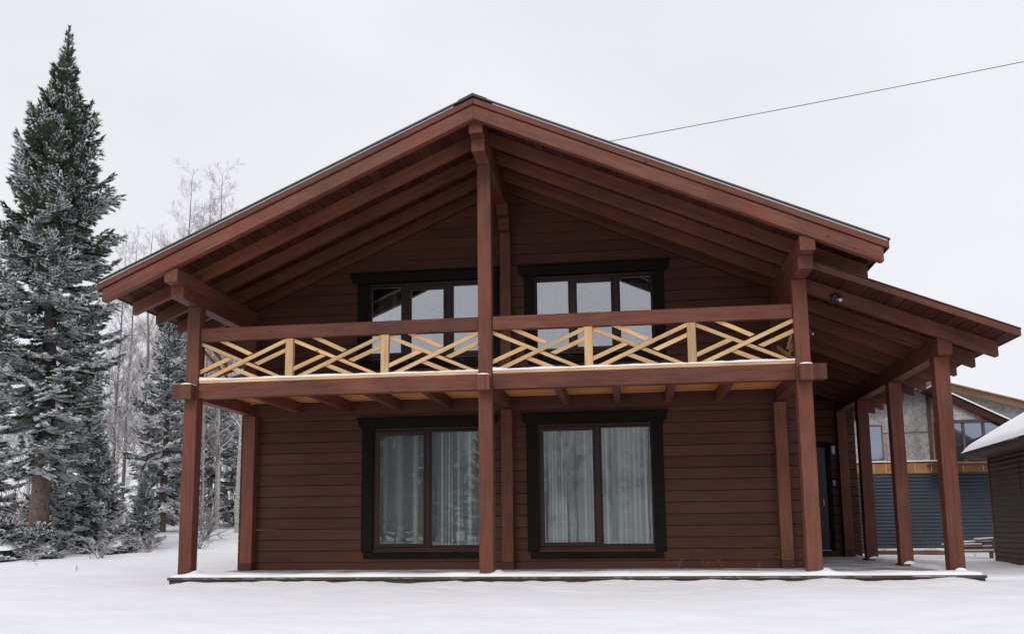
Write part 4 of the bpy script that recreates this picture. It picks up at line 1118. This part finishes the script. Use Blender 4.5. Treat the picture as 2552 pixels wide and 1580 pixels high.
b1 = bush((-10.6, 12.6, gz(-10.6, 12.6)), 2, 1.25, 26, 'dark tangled bush with snow between the left post and the house corner', r_=.02, group='snowy bushes')
b2 = bush((-10.2, 6.6, gz(-10.2, 6.6)), 5, .75, 14, 'low bare bush at the right foot of the young spruces', group='snowy bushes')
spots = [(-9.9, 8.1, .9, 'thin bare bush in the snow just left of the left front post'), (-13.6, 6.8, 1.0, 'bare bush at the left edge of the photo under the spruces'),
         (-11.2, 5.6, .55, 'small dark twiggy bush alone in the snow in front of the spruces'), (-13.0, 8.2, 1.2, 'bare bush behind the snow heaped sapling'),
         (-9.3, 9.8, .9, 'bare bush nearest the left front post')]
for i, (x, y, s, lab) in enumerate(spots): bush((x, y, gz(x, y)), i+3, s, 0, lab, group='snowy bushes', share=b2)
rr = random.Random(4)
for i in range(46):
    x = rr.uniform(-24, -8.6); y = rr.uniform(11.5, 22)
    if -14.5 < x and y < 19: x -= 8
    bush((x, y, gz(x, y)-.05), i, rr.uniform(.8, 1.7), 0, 'snowy brushwood bush at the foot of the wood', group='brushwood of the wood edge', share=b1 if i % 2 else b2)
for i, (x, y, h, lab) in enumerate([(-8.6, 3.2, .16, 'tiny dry stem poking out of the snow left of the house, nearest the deck'), (-10.2, 4.3, .14, 'tiny dry stem in the open snow in front of the spruces'), (-7.6, 5.6, .2, 'tiny dry stem in the snow left of the left front post')]):
    stalks(x, y, 60+i, 2, h, lab, gz(x, y)-.01, 'dry stems in the open snow')
# stalks in the snow by the blue wall
for i, (x, y, h, lab) in enumerate([(8.4, 9.9, 1.0, 'tall dry stalk in front of the blue wall behind the innermost porch post'), (8.75, 9.6, .5, 'short dry stalk left of the middle porch post'),
        (9.3, 9.8, 1.0, 'tall dry branching stalk between the two outer porch posts'), (9.55, 9.9, .6, 'low dry stalk next to the outermost porch post'), (10.3, 9.5, 1.1, 'tall dry stalk standing left of the lumber pile')]):
    stalks(x, y, 30+i, 3, h, lab, -.15, 'dry stalks in the snow')

# ---- woods on the other side of the yard (seen mirrored in the ground floor windows)
rr = random.Random(9)
for i in range(9):
    x = -16+i*1.35+rr.uniform(-.5, .5); y = -33+rr.uniform(-4, 2); s = rr.uniform(.85, 1.1)
    conifer(None, (x, y, -.2), 'spruce across the yard, seen only as a reflection in the ground floor windows', i*1.1, s, 'mirrored spruces across the yard', t_mid)
for i in range(22):
    x = -16+i*1.0+rr.uniform(-1, 1); y = -31+rr.uniform(-6, 3)
    s = src[i % 5]; nm = s.name.split('.')[0]
    bare_tree(None, (x, y, -.2), 'bare tree across the yard, seen only as a reflection in the windows', i*2.0, rr.uniform(.5, .7), 'mirrored bare trees across the yard', s, name=nm, cat='bare tree' if nm == 'bare_tree' else 'birch tree')

# protos were rotated to their places already; nothing else to link
sc.render.engine = 'CYCLES'
sc.cycles.max_bounces = 10; sc.cycles.diffuse_bounces = 5; sc.cycles.transparent_max_bounces = 12
